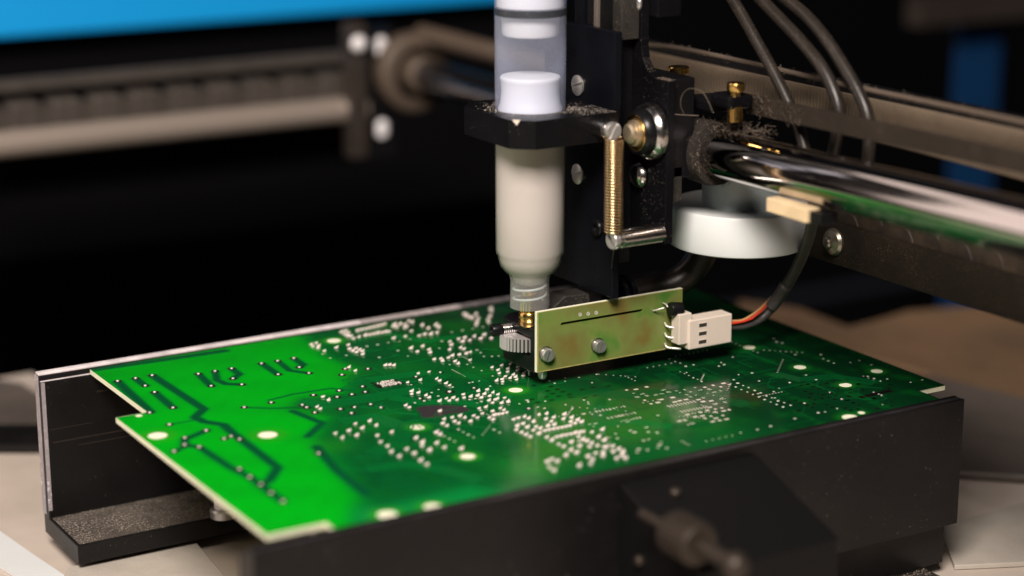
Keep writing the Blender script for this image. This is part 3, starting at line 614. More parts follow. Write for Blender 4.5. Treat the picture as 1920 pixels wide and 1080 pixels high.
# dust film on the top and grains piled round the barrel
bm = BM()
for k in range(900):
    a = rs.uniform(0, 6.28); rr = 12.3+abs(rs.gauss(0, 2.6)); x, y = rr*math.cos(a), rr*math.sin(a)
    if rs.random() < 0.35: x, y = rs.uniform(8, 21), rs.uniform(-21, -6)
    if not (-17 < x < 21 and -21.3 < y < 20.5) or math.hypot(x, y) < 12.3: continue
    if x+y < -29: continue
    r = rs.uniform(.03, .10)*(1.8 if rs.random() < .06 else 1); lathe(bm, [(r, -.02), (r*.7, r*.8)], (x, y, ZT), (rs.uniform(-.5, .5), rs.uniform(-.5, .5), 1), 5)
obj('dust_grains', bm, M['connector'], cl, kind='stuff')
bm = BM(); q = [on('y', YF-0.03, 949, 226), on('y', YF-0.03, 963, 227.5), on('y', YF-0.03, 957, 234)]
a0 = Vector((-16.0, -17.3, ZT+.03)); 
for v_ in (0,):
    d_ = Vector((3.9, -3.5, 0)).normalized(); n_ = Vector((-.67, -.74, 0)); c_ = Vector((-16.9, -16.4, ZT))
    P_ = [c_+n_*.25+Vector((0, 0, .05)), c_+d_*2.6+n_*.25+Vector((0, 0, .05)), c_+d_*1.5+n_*.25+Vector((0, 0, -1.7))]
    Q_ = [p-n_*1.0 for p in P_]; A_ = [bm.verts.new(p) for p in P_]; B_ = [bm.verts.new(p) for p in Q_]
    bm.faces.new(A_); bm.faces.new(B_[::-1])
    for i in range(3): bm.faces.new((A_[i], A_[(i+1) % 3], B_[(i+1) % 3], B_[i]))
obj('chipped_spot', bm, M['connector'], cl)
def slotted(name, c, d, r, h, parent, rot=0.6, m=None, dome=0.25, slotw=0.2):
    """a slotted screw head facing d: two half heads with a gap"""
    D_, u, v = frame(d); c = Vector(c); bm = BM(); n = 18
    cs, sn = math.cos(rot), math.sin(rot); g = r*slotw
    for sgn in (1, -1):
        pts = []
        a0 = math.asin(g/r)
        for k in range(n+1):
            a = a0+(math.pi-2*a0)*k/n; pts.append((r*math.cos(a), sgn*r*math.sin(a)))
        def W(p, hh, s=1.0): x, y = p[0]*s, p[1]; y = (y-sgn*g)*s+sgn*g; return c+D_*hh+u*(x*cs-y*sn)+v*(x*sn+y*cs)
        rings = [[bm.verts.new(W(p, h*0.45)) for p in pts], [bm.verts.new(W(p, h*(1-dome))) for p in pts], [bm.verts.new(W(p, h, .88)) for p in pts]]
        for a, b in zip(rings, rings[1:]):
            for k in range(len(pts)): bm.faces.new((a[k], a[(k+1) % len(pts)], b[(k+1) % len(pts)], b[k]))
        bm.faces.new(rings[-1])
    lathe(bm, [(r, -0.05), (r, h*0.46)], c, d, 36)
    return obj(name, bm, m or M['screw'], parent, smooth=35)
up = thing('spring_post', 'steel slotted pin holding the top of the brass spring, on the clamp block', 'pin', (13.1, -27, 88), 'slotted pins at the two ends of the brass spring')
obj('shaft', lathe(BM(), [(3.0, 0), (3.0, 6.2), (2.1, 6.4), (2.1, 7.9), (3.0, 8.1)], (13.1, -21.9, 91), (0, -1, 0), 32), M['steel'], up, smooth=35)
slotted('slotted_head', (13.1, -29.9, 91), (0, -1, 0), 3.0, 1.8, up, rot=math.pi*0.5-0.55+math.pi/2*0)
# ================================================================ CARRIAGE
car = thing('dispenser_carriage', 'black upright carriage plates with screws and guide wheel to the right of the syringe', 'carriage', (30, 0, 20))
obj('front_plate', box(BM(), 21.7, 24.6, -18.6, 26, 29.5, 121.4), M['black_clean'], car, bevel=0.35)
pts = [(-33.4, 50.5), (-33.4, 106.0), (-26, 106.3), (-21.5, 108.0), (-18.6, 111.5), (-17.4, 116), (-17.2, 165), (24, 165), (24, 50.5)]
obj('side_plate', prism(BM(), pts, 'x', 33.0, 36.2), M['black'], car, bevel=0.3)
obj('spacer', box(BM(), 24.7, 32.9, -12.5, 22, 40, 118), M['black_plastic'], car)
slotted('screw', on('x', 21.6, 1084, 160), (-1, 0, 0), 3.6, 0.7, car, rot=0.35, slotw=.12)
slotted('screw', on('x', 21.6, 1084, 326), (-1, 0, 0), 3.6, 0.7, car, rot=0.35, slotw=.12)
obj('dome_screw', lathe(BM(), [(4.7, 0), (4.5, 1.2), (3.6, 2.4), (2.4, 3.0), (0.4, 3.2)], on('x', 33, 1201, 328), (-1, 0, 0), 32), M['steel'], car, smooth=0)
c = on('x', 33, 1194, 5); obj('dome_screw', lathe(BM(), [(3.2, 0), (3.1, .7), (2.4, 1.3), (0.4, 1.7)], c, (-1, 0, 0), 32), M['screw'], car, smooth=0)
c = on('x', 21.6, 1122, 427); obj('socket_screw', lathe(BM(), [(3.0, 0), (3.0, .9), (2.6, 1.4), (1.4, 1.5), (1.3, 0.6), (.1, 0.6)], c, (-1, 0, 0), 28), M['black_plastic'], car, smooth=35)
wc = on('x', 29.5, 1211, 247)
wh = obj('guide_wheel', lathe(BM(), [(5.4, -4.4), (6.6, -4.6), (7.4, -3.8), (8.0, -2.0), (8.1, -.9), (9.3, 0.4), (9.5, 1.2), (9.5, 3.0), (8.8, 3.4), (2, 3.4)][::-1], wc, (1, 0, 0), 64), M['black_plastic'], car, smooth=35)
obj('wheel_rim', lathe(BM(), [(7.9, -1.2), (9.35, 0.2), (9.6, 1.1), (9.6, 2.4), (9.5, 2.5)], wc, (1, 0, 0), 64, cap=False), M['steel'], wh, smooth=40)
obj('wheel_race', lathe(BM(), [(4.7, -4.3), (5.4, -4.75), (6.1, -4.7), (6.7, -4.0)], wc, (1, 0, 0), 64, cap=False), M['brass'], wh, smooth=40)
obj('wheel_hub', lathe(BM(), [(4.6, -4.2), (4.4, -5.4), (3.6, -5.6), (3.5, -6.9), (2.6, -7.6), (1.2, -7.9), (0.2, -7.9)], wc, (1, 0, 0), 48), mat('pale_brass', (0.66, 0.56, 0.40), .4, .9, .5, 500, .5, (.5,.42,.3), 900), wh, smooth=25)
# guide rails above the front plate
for y0, y1, xx, m in ((-16.5, -11.0, 25.6, 'black_dusty'), (-10.2, -2.0, 26.4, 'rail'), (-1.2, 1.0, 25.8, 'grey'), (1.4, 6.8, 27, 'rail'), (7.2, 8.6, 26, 'black_clean')):
    obj('guide_bar', box(BM(), xx, 32.8, y0, y1, 118.2, 165), M[m], car, bevel=0.3)
c = on('x', 38, 1228, 30)
obj('bearing_block', box(BM(), 36.4, 46, c[1]-4, c[1]+6, c[2], c[2]+30), M['black'], car, bevel=0.3)
c = on('x', 46, 1236, 6); obj('stacked_washers', lathe(BM(), [(3.6, 0), (3.6, 1.2), (2.8, 1.3), (2.8, 1.8), (4, 1.9), (4, 3.4), (3, 3.5), (3, 4.2), (3.8, 4.3), (3.8, 6), (3.2, 6.4)], (c[0]-3, c[1], c[2]+1.5), (0.9, -0.45, 0), 32), M['steel'], car, smooth=30)
# dust caught in the fillet of the side plate
bm = BM()
for k in range(520):
    t = rs.random()**0.8; y = -18.5-15*t; z = 106.2+6*max(0, 1-t*2.1)**2; x = rs.uniform(33, 36.2); r = rs.uniform(.03, .12)
    lathe(bm, [(r, -.02), (r*.6, r*.8)], (x, y, z+rs.uniform(0, .15)), (rs.uniform(-.4, .4), rs.uniform(-.4, .4), 1), 5)
for k in range(260):
    y = rs.uniform(-33, -19); z = 51+55*rs.random()**1.4; r = rs.uniform(.03, .11)
    lathe(bm, [(r, -.02), (r*.6, r)], (32.98, y, z), (-1, 0, 0), 5)
obj('dust_grains', bm, M['lint'], car, kind='stuff')
# lower pin, spring, wire
lp = thing('spring_post', 'thick steel pin reaching out from the side plate under the brass spring', 'pin', (23, -31, 52), 'slotted pins at the two ends of the brass spring')
LZ = 54.1
obj('shaft', lathe(BM(), [(3.25, 0), (3.25, 16.6), (2.9, 16.9), (2.2, 17.0), (2.2, 18.0), (2.9, 18.1), (3.0, 18.6)], (33, -31, LZ), (-1, 0, 0), 36), M['steel'], lp, smooth=35)
slotted('slotted_head', (14.5, -31, LZ), (-1, 0, 0), 3.3, 1.9, lp, rot=2.3)
sp = []; turns = 32; za, zb = 88.6, 56.6
for k in range(turns*14+1):
    t = k/(turns*14); a = 2*math.pi*turns*t; sp.append((13.3+0.4*t+2.95*math.cos(a), -31+2.95*math.sin(a), za+(zb-za)*t))
o = obj('coil_spring', tube(BM(), sp, 0.385, 6), M['bronze'], smooth=0); tag(o, 'tightly wound brass coil spring hanging upright between two slotted steel pins', 'spring')
w0 = (13.9, -31, 50.9); w1 = on('y', -31, 1146, 516)
pb = thing('pulley_bracket', 'small black fork with ring pulley standing behind the little green board', 'pulley', (20, -8, 27))
c = on('x', 20, 1168, 540)
pc = on('y', -8, 1166, 548)
obj('fork', box(BM(), *(lambda a, b: (a[0], b[0], -9, 6, 20, a[2]))(on('y', -9, 1129, 517), on('y', -9, 1146, 520))), M['black_plastic'], pb, bevel=0.3)
for r_, dx in ((6.2, 0), (6.2, 3.4)):
    obj('pulley_ring', lathe(BM(), [(4.6, 0), (r_, -.4), (r_+.3, .6), (r_, 1.6), (4.6, 1.2)], (pc[0]-1.5+dx, -6, 27.0), (1, 0.15, 0), 40), M['black_clean'], pb, smooth=40)
o = obj('control_wire', tube(BM(), [(13.9, -31, 51.2), on('y', -20, 1147, 500), on('y', -9.5, 1145, 519)], 0.16, 6), M['cable']); tag(o, 'thin dark wire running down from the lower spring pin', 'wire')
# ================================================================ NOZZLE BLOCK
nb = thing('nozzle_block', 'black nozzle block with knurled adjusting wheel under the syringe tip', 'nozzle block', (0, 0, 5))
BX0, BX1 = -5.5, 8.5
bm = BM(); prism(bm, [(BX0, -12.3), (BX1, -12.3), (BX1, 12.5), (-1, 12.5), (BX0, 9)], 'z', 17.4, 20.4); obj('top_block', bm, M['black_plastic'], nb, bevel=0.4)
bm = BM(); prism(bm, [(BX0, -12.3), (BX1, -12.3), (BX1, 12.5), (-1, 12.5), (BX0, 9)], 'z', 5.2, 10.6); obj('bottom_block', bm, M['black_plastic'], nb, bevel=0.4)
obj('front_pillar', box(BM(), BX0, BX1, -12.25, -9.4, 10.5, 17.5), M['black_plastic'], nb)
obj('rear_pillar', box(BM(), 0.5, BX1, 9.2, 12.3, 10.5, 17.5), M['black_plastic'], nb)
obj('core', lathe(BM(), [(4, 10.5), (4, 18.3)], (3, 0, 0), n=24), M['black_plastic'], nb)
bm = BM(); WR, nt_ = 11.3, 46; prof = []
for k in range(nt_*4):
    a = 2*math.pi*k/(nt_*4); r = WR if k % 4 in (0, 1) else WR-1.0; prof.append((0.3+r*math.cos(a), r*math.sin(a)*0.80))
core = [(0.3+(WR-.55)*math.cos(2*math.pi*k/60), (WR-.55)*.8*math.sin(2*math.pi*k/60)) for k in range(60)]
obj('wheel_core', prism(BM(), core, 'z', 11.75, 16.05), M['slot'], nb)
prism(bm, prof, 'z', 11.6, 16.2); whl = obj('knurled_wheel', bm, M['white'], nb, label='white ribbed adjusting wheel'); whl.data.materials[0] = mat('ribbed_wheel', (0.78, 0.76, 0.75), 0.30, 0.6, 0.1, 900, 0.25, (0.1, 0.08, 0.07), 1500)
c = on('x', -11.5, 928, 619)
sc_ = obj('adjusting_screw', lathe(BM(), [(0.1, -0.4), (1.1, -0.4), (1.3, -1.3), (2.0, -1.3), (2.2, -1.0), (2.2, 2.2), (1.4, 2.4), (1.4, 10.5)], c, (1, -0.12, 0), 28), M['black_plastic'], nb, smooth=35)
hp = [(c[0]+2.4+5.0*t, c[1]-0.12*(2.4+5*t)+1.75*math.cos(6.283*7*t), c[2]+1.75*math.sin(6.283*7*t)) for t in np.linspace(0, 1, 80)]
obj('small_spring', tube(BM(), hp, 0.3, 6), M['steel'], sc_, smooth=0)
obj('washer_plate', box(BM(), -6.6, -1.2, -8, 1.0, 20.42, 20.75), M['steel'], nb)
c = on('z', 23, 1080, 566); bm = BM()
obj('rear_arm', box(BM(), 9.0, 52, -5, 6, 12, 20), M['black_plastic'], nb, bevel=0.5)
obj('arm_cover', prism(BM(), [(9, 12), (9, 24), (14, 27.5), (24, 27), (30, 24), (30, 12)], 'y', -1, 8), M['black_dusty'], nb, bevel=0.5)
obj('foot_stud', lathe(BM(), [(1.6, 6), (1.6, 3.4), (1.1, 2.4), (.5, 2.2)], on('y', -10.5, 1017, 690)[:2]+(0,), n=20), M['screw'], nb, smooth=35)
# ================================================================ SMALL SENSOR BOARD
YB = -14.0
sb = thing('sensor_board', 'small upright olive green circuit board with two slotted screws and a slit', 'circuit board', (25, YB, 6))
P4 = [on('y', YB, 1008.5, 697), on('y', YB, 1005, 585), on('y', YB, 1279, 542), on('y', YB, 1279, 651)]
bx0, bx1, bz0, bz1 = P4[0][0]-.3, P4[2][0]+.2, 6.1, 27.5
sa, sb_ = on('y', YB, 1053, 607), on('y', YB, 1204, 583); zs = (sa[2]+sb_[2])/2
bm = BM()
loop_o = [(bx0, bz0), (bx1, bz0), (bx1, bz1), (bx0, bz1)]
sl_ = [(sa[0], zs-.55), (sb_[0], zs-.55), (sb_[0]+.45, zs), (sb_[0], zs+.55), (sa[0], zs+.55), (sa[0]-.45, zs)]
def ringplate_y(bm, outer, inner, y0, y1):
    tmp = BM(); ringplate(tmp, outer, inner, y0, y1)
    mp = {v: bm.verts.new((v.co.x, v.co.z, v.co.y)) for v in tmp.verts}
    for f in tmp.faces: bm.faces.new([mp[v] for v in f.verts])
    tmp.free()
ringplate_y(bm, dens(loop_o, 10), sl_, YB, YB+1.6); obj('board_panel', bm, M['olive'], sb)
obj('slit_shadow', box(BM(), sa[0]-1, sb_[0]+1, YB+1.62, YB+1.7, zs-1, zs+1), M['void'], sb)
bm = BM(); box(bm, bx0-.02, bx1+.02, YB+.15, YB+1.45, bz1, bz1+.06); box(bm, bx0-.06, bx0, YB+.15, YB+1.45, bz0, bz1); box(bm, bx0, bx1, YB+.1, YB+1.5, bz0-.05, bz0)
obj('cut_edge', bm, M['bare'], sb)
bm = BM(); q_ = .35
box(bm, bx0, bx1, YB-.05, YB+.01, bz0, bz0+q_); box(bm, bx0, bx1, YB-.05, YB+.01, bz1-.22, bz1); box(bm, bx0, bx0+.45, YB-.05, YB+.01, bz0+q_, bz1-.22)
obj('mask_free_border', bm, mat('pale_border', (0.50, 0.44, 0.16), 0.4, 0, .3, 900, var=.4, vscale=300), sb)
for q in ((1088, 590), (1103, 588.5), (1118, 586.5)):
    c = on('y', YB, *q); obj('via', lathe(BM(), [(.75, 0), (.7, .12), (.45, .14), (.4, .05), (.02, .05)], c, (0, -1, 0), 20), M['tin'], sb)
for q, r in (((1026, 665), 0.15), ((1123.5, 649), math.pi/2)):
    c = on('y', YB-1, *q); obj('washer', lathe(BM(), [(2.75, 0), (2.75, .45), (2.4, .5)], (c[0], YB, c[2]), (0, -1, 0), 32), M['steel'], sb, smooth=35)
    slotted('slotted_screw', (c[0], YB-.5, c[2]), (0, -1, 0), 2.35, 1.9, sb, rot=math.pi/2-.35 if r < 1 else math.pi/2)
# transistor and bent leads
c = on('y', YB-3, 1263, 581)
tr = obj('transistor', lathe(BM(), [(2.4, 0), (2.6, .4), (2.6, 4.4), (2.3, 4.8)], (c[0]-1.8, YB-3.2, c[2]+.5), (1, -.1, -.12), 24), M['black_plastic'], sb, smooth=35)
obj('lead', tube(BM(), spline([on('y', YB-.1, 1224, 583), on('y', YB-1.5, 1232, 581), on('y', YB-3, 1246, 577)], 5), .3, 8), M['tin'], tr, smooth=0)
obj('lead', tube(BM(), spline([on('y', YB-.1, 1243, 568), on('y', YB-2, 1249, 571), on('y', YB-3, 1252, 576)], 5), .3, 8), M['tin'], tr, smooth=0)
YC = YB-4.2
# header with pins
hc = [on('y', YC-2.5, *q) for q in ((1270, 590), (1292, 588), (1292, 652), (1270, 640))]
hd = obj('pin_header', box(BM(), hc[0][0]+.8, hc[1][0]+1.2, YC-2.6, YC+2.2, hc[2][2]+1.6, hc[0][2]-.2), M['connector'], sb, bevel=.3)
for k in range(3):
    y0 = 609+k*19.5; a = on('y', YB-.05, 1247, y0-4); b = on('y', YB-2, 1254, y0+4); d = on('y', YC-1, 1277, y0+8-k)
    obj('pin', tube(BM(), spline([a, on('y', YB-1.2, 1249, y0+1), b, d], 5), .42, 8), M['tin'], hd, smooth=0)
# plug
YP = YC-3.4
p0 = on('y', YP, 1293, 600); p1 = on('y', YP, 1373, 590); p2 = on('y', YP, 1373, 642); p3 = on('y', YP, 1297, 655)
pz0, pz1 = (p2[2]+p3[2])/2, (p0[2]+p1[2])/2
cp = thing('cable_plug', 'ivory three way cable plug with small square windows at the end of the small board', 'plug', ((p0[0]+p1[0])/2, YP+3, pz0))
obj('plug_body', box(BM(), p0[0], p1[0], YP, YP+6.6, pz0, pz1), M['connector'], cp, bevel=.35)
for k in range(3):
    zz = pz1-(pz1-pz0)*(0.20+0.29*k); x0 = on('y', YP, 1311, 612)[0]
    obj('window', box(BM(), x0, x0+3.3, YP-.03, YP+.5, zz-.85, zz+.45), M['slot'], cp)
    obj('window_lip', box(BM(), x0-.15, x0+3.4, YP-.12, YP, zz+.5, zz+.72), M['connector'], cp)
# cable
YQ = YP+3
cpts = [(p1[0]-1, YQ, (pz0+pz1)/2+1), on('y', YQ, 1395, 605), on('y', YQ, 1430, 590), on('y', YQ-4, 1462, 555), on('y', YQ-14, 1492, 505), on('y', YQ-26, 1515, 450), on('y', YQ-36, 1525, 400), on('y', YQ-40, 1526, 345)]
cb_ = thing('sensor_cable', 'dusty grey cable curving up from the ivory plug, red and tan wires showing', 'cable', cpts[0])
s_ = spline(cpts, 12)
obj('wire', tube(BM(), [p+Vector((0, 0, -1.0)) for p in s_[:34]], 1.55, 10), M['cable'], cb_, smooth=0)
obj('wire', tube(BM(), spline([(p1[0]-1, YQ-1.4, (pz0+pz1)/2+2.4), on('y', YQ-1.8, 1392, 600), on('y', YQ-1.5, 1420, 583), on('y', YQ, 1448, 556)], 8), .42, 8), M['tanw'], cb_, smooth=0)
obj('wire', tube(BM(), spline([(p1[0]-1, YQ-1.9, (pz0+pz1)/2+1.4), on('y', YQ-2, 1392, 603), on('y', YQ-2, 1412, 596)], 8), .5, 8), M['red'], cb_, smooth=0)
obj('wire', tube(BM(), spline([on('y', YQ-1.9, 1408, 598), on('y', YQ-2, 1430, 580), on('y', YQ, 1452, 556)], 8), .42, 8), M['red'], cb_, smooth=0)
obj('shrink_sleeve', tube(BM(), spline([on('y', YQ-1.5, 1444, 577), on('y', YQ-3.5, 1458, 560), on('y', YQ-8, 1474, 533)], 6), 2.4, 14), M['cable'], cb_, smooth=0)
obj('sheath', tube(BM(), s_[34:], 2.05, 12), M['cable'], cb_, smooth=0)
# ================================================================ WHITE CUP
XW = 78
wc_ = on('x', XW, 1385, 445); wc_ = (wc_[0], wc_[1], wc_[2]+3.2)
cup = thing('milky_cup', 'round milky white cup under the chrome rod, right of the carriage', 'cup', wc_)
rr = 25
obj('rim', lathe(BM(), [(rr-1.4, -5.2), (rr-.2, -4.6), (rr, -3.8), (rr, 8.6), (rr-.6, 9.4), (rr-2, 9.6), (13.6, 9.2)], wc_, n=96), M['milky'], cup, smooth=45)
obj('neck', lathe(BM(), [(13.5, 9.1), (13.5, 24)], wc_, n=64), M['milky2'], cup, smooth=45)
o = obj('elbow_hose', tube(BM(), spline([(wc_[0]-6, wc_[1]+14, wc_[2]-4), (wc_[0]-6, wc_[1]+14, wc_[2]-12), (wc_[0]-14, wc_[1]+18, wc_[2]-22), (wc_[0]-34, wc_[1]+24, wc_[2]-26), (wc_[0]-60, wc_[1]+30, wc_[2]-28)], 8), 5.2, 20), M['hose'], smooth=0); tag(o, 'dark elbow hose bending down below the milky cup', 'hose')
q0 = on('x', 46, 1437, 370); q1 = on('x', 46, 1511, 408); qb = on('x', 46, 1437, 396)
tc_ = thing('tan_terminal', 'small tan terminal block under the chrome rod', 'terminal block', (46, (q0[1]+q1[1])/2, q1[2]))
obj('block', box(BM(), 46, 52, q1[1], q0[1], qb[2], q0[2]), M['tan'], tc_, bevel=.3)
obj('side_block', box(BM(), 47, 54, q1[1]-6, q1[1]-.5, qb[2]+.4, q0[2]-.6), M['black_plastic'], tc_, bevel=.3)
# ================================================================ GANTRY RODS
XR = 55.0
ra, rb = on('x', XR, 1345, 287), on('x', XR, 1920, 428)
sl1 = (rb[2]-ra[2])/(rb[1]-ra[1])
def rz(y): return ra[2]+sl1*(y-ra[1])
gr = thing('guide_rod', 'polished chrome guide rod running from the carriage toward the right edge of the photo', 'rod', (XR, -130, rz(-130)))
obj('rod', lathe(BM(), [(8.3, 0), (8.3, 420)], (XR, ra[1]+14, rz(ra[1]+14)), (0, -1, -sl1), 96), M['chrome'], gr, smooth=40)
bh = thing('rod_bearing', 'black rod bearing beside the carriage, wrapped in brown lint', 'bearing', (48, ra[1]+8, 60))
obj('housing', box(BM(), 37, 46.5, ra[1]+2, ra[1]+30, 72, 106), M['black_plastic'], bh, bevel=.6)
obj('seal', lathe(BM(), [(8.4, -3), (11.0, -3), (11.6, 0), (11.2, 8), (8.4, 8)], (XR, ra[1]+2, rz(ra[1])), (0, 1, sl1), 64), M['lintdark'], bh, smooth=45)
o = obj('felt_pad', box(BM(), 38.5, 42, ra[1]+3-1, ra[1]+7, 64, 76), M['black_dusty'], bh, bevel=.3)
bm = BM()
for k in range(360):
    a = rs.uniform(0.5, 5.6); rr_ = rs.uniform(8.4, 11.6); c = Vector((XR-rr_*math.cos(a-1.0), ra[1]+rs.uniform(-4, 6), rz(ra[1])+rr_*math.sin(a-1.0)))
    d = Vector((rs.gauss(0, 1), rs.gauss(0, 1), rs.gauss(0, 1))).normalized(); e = Vector((rs.gauss(0, 1), rs.gauss(0, 1), rs.gauss(0, 1))).normalized(); l = rs.uniform(.8, 2.6)
    tube(bm, [c, c+d*l*.5+e*l*.2, c+d*l*.8+e*l*.6, c+e*l], rs.uniform(.03, .07), 3, cap=False)
for k in range(120):
    y = rs.uniform(ra[1]-26, ra[1]+2); c = Vector((XR+rs.uniform(-3, 6), y, rz(y)+8.2+abs(rs.gauss(0, 1.4))))
    d = Vector((rs.gauss(0, 1), rs.gauss(0, 1), abs(rs.gauss(0, .6)))).normalized(); e = Vector((rs.gauss(0, 1), rs.gauss(0, 1), rs.gauss(0, .6))).normalized(); l = rs.uniform(1, 4)
    tube(bm, [c, c+d*l*.5+e*l*.2, c+d*l*.8+e*l*.6, c+e*l], rs.uniform(.03, .06), 3, cap=False)
obj('lint_fibres', bm, M['lint'], bh, kind='stuff')
bm = BM()
for k in range(110):
    t = rs.random()**2.2; c = Vector(on('x', 59.7, 1400+110*t, 180+24*t+rs.uniform(-3, 34)))
    d = Vector((rs.uniform(-1, 0), rs.gauss(0, 1), rs.gauss(0, 1))).normalized(); e = Vector((0, rs.gauss(0, 1), rs.gauss(0, 1))).normalized(); l = rs.uniform(.8, 2.4)
    tube(bm, [c, c+d*l*.3+e*l*.3, c+d*l*.4+e*l*.7, c+e*l], rs.uniform(.03, .06), 3, cap=False)
obj('lint_fibres', bm, M['lint'], bh, kind='stuff')
# a loose hair loop
def hair(pts, r, label, name='loose_hair'):
    o = obj(name, tube(BM(), spline(pts, 8), r, 5), M['lint'], smooth=0); tag(o, label, 'hair')
hair([on('x', 40, 1283, 215), on('x', 38, 1276, 196), on('x', 38, 1281, 175), on('x', 38, 1296, 166), on('x', 39, 1316, 172), on('x', 40, 1328, 190), on('x', 41, 1336, 210)], .1, 'looped hair standing above the lint on the rod bearing')
hair([on('x', 33, 1196, 200), on('x', 31, 1225, 206), on('x', 36, 1262, 214), on('x', 42, 1310, 217)], .13, 'straight fibre stretched from the guide wheel to the lint')
# jaws and brass pin
jw = thing('belt_clamp', 'black toothed jaw of the belt clamp beside the brass pin', 'clamp', (50, -40, 94))
a, b = on('x', 50, 1262, 152), on('x', 50, 1342, 215)
obj('jaw', box(BM(), 50, 62, b[1]+2, a[1]-6, b[2], a[2]-4), M['black_plastic'], jw, bevel=.8)
a, b = on('x', 48, 1330, 172), on('x', 48, 1372, 208)
obj('jaw', box(BM(), 48, 58, b[1]+1, a[1], b[2], a[2]), M['black'], jw, bevel=1.2)
c = on('x', 52, 1378, 222)
bp = thing('brass_pin', 'upright brass pin with wide head beside the dusty flat bar', 'pin', c)
obj('pin', lathe(BM(), [(2.6, -1), (2.6, 4.2), (1.9, 4.6), (1.9, 9.2), (2.9, 9.3), (3.05, 9.7), (3.05, 11.6), (2.8, 12)], c, n=36), M['brass'], bp, smooth=30)
c = on('x', 62, 1272, 158)
bp2 = thing('brass_nut', 'blurred brass knob peeping over the black jaw beside the side plate', 'knob', c)
obj('knob', lathe(BM(), [(2.4, 0), (2.4, 4), (3.8, 4.2), (3.8, 6), (3.4, 6.4)], c, n=30), M['brass'], bp2, smooth=30)
# flat bar
def beam(name, x0, x1, A, B, m, parent, bevel=.25):
    """bar along Y between photo columns: A and B are (x_px, top_px, bottom_px) on the plane x = x0"""
    bm = BM(); vs = []
    for q in (A, B):
        t, d = on('x', x0, q[0], q[1]), on('x', x0, q[0], q[2]); y = (t[1]+d[1])/2
        vs.append([bm.verts.new((x0, y, t[2])), bm.verts.new((x1, y, t[2])), bm.verts.new((x1, y, d[2])), bm.verts.new((x0, y, d[2]))])
    a, b = vs
    for i in range(4): bm.faces.new((a[i], a[(i+1) % 4], b[(i+1) % 4], b[i]))
    bm.faces.new(a[::-1]); bm.faces.new(b)
    return obj(name, bm, m, parent, bevel=bevel)
o = beam('flat_bar', 60, 63, (1398, 178, 212), (2050, 316, 357), M['bar'], None); tag(o, 'dusty brown flat bar above the chrome rod', 'bar')
bt = thing('toothed_belt', 'tan toothed drive belt behind the three hoses', 'belt', (90, -60, 100))
beam('belt_band', 90, 92, (1190, 92, 150), (2050, 274, 372), M['belt'], bt)
bm = BM(); A0 = on('x', 90, 1225, 101), on('x', 90, 1225, 155); B0 = on('x', 90, 2050, 276), on('x', 90, 2050, 372)
for k in range(130):
    t = k/130; y = A0[0][1]+(B0[0][1]-A0[0][1])*t; z1 = A0[0][2]+(B0[0][2]-A0[0][2])*t-.6; z0 = A0[1][2]+(B0[1][2]-A0[1][2])*t+.4
    box(bm, 89.3, 90.02, y, y+.85, z0, z1)
obj('belt_teeth', bm, M['belt'], bt, kind='stuff')
o = beam('upper_rail', 92.5, 98, (1190, 74, 92), (2050, 250, 275), M['black_plastic'], None); tag(o, 'dark rail directly above the tan toothed belt', 'rail')
dc = spline([on('x', 80, *q) for q in ((1205, 84), (1282, 92), (1462, 131), (1612, 165), (1760, 196), (1930, 232), (2040, 256))], 8)
cd_ = thing('dusty_cord', 'fuzzy dust covered cord stretched above the toothed belt', 'cord', tuple(dc[0]))
obj('cord', tube(BM(), dc, .95, 8), M['wiredust'], cd_, smooth=0)
bm = BM()
for k in range(420):
    p = dc[rs.randrange(len(dc)-1)].lerp(dc[rs.randrange(len(dc)-1)], 0) ; i = rs.randrange(len(dc)-1); p = dc[i].lerp(dc[i+1], rs.random())
    d = Vector((rs.gauss(0, .6), rs.gauss(0, .6), rs.gauss(0, 1))).normalized(); l = rs.uniform(1, 2.3); tube(bm, [p, p+d*l*.6, p+d*l+Vector((0, rs.uniform(-.5, .5), 0))], .05, 3, cap=False)
obj('lint_fibres', bm, M['lint'], cd_, kind='stuff')
# far roller bar above right, and beam to the left of the syringe
for i, (pts, r, lab) in enumerate((
    ([(1368, -10), (1392, 30), (1420, 80), (1445, 125), (1470, 175), (1492, 225), (1508, 275), (1520, 330)], 2.05, 'leftmost of the three dusty black hoses hanging down behind the flat bar'),
    ([(1418, -10), (1462, 35), (1500, 75), (1538, 122), (1562, 168), (1574, 215), (1568, 260), (1558, 310)], 2.15, 'middle one of the three dusty black hoses behind the flat bar'),
    ([(1462, -10), (1510, 28), (1550, 75), (1582, 125), (1608, 170), (1626, 215), (1630, 262), (1626, 320)], 2.15, 'rightmost of the three dusty black hoses behind the flat bar'))):
    o = obj('air_hose', tube(BM(), spline([on('x', 67+5*i, *q) for q in pts], 8), r, 14), M['hose'], smooth=0); tag(o, lab, 'hose', 'air hoses hanging behind the flat bar')
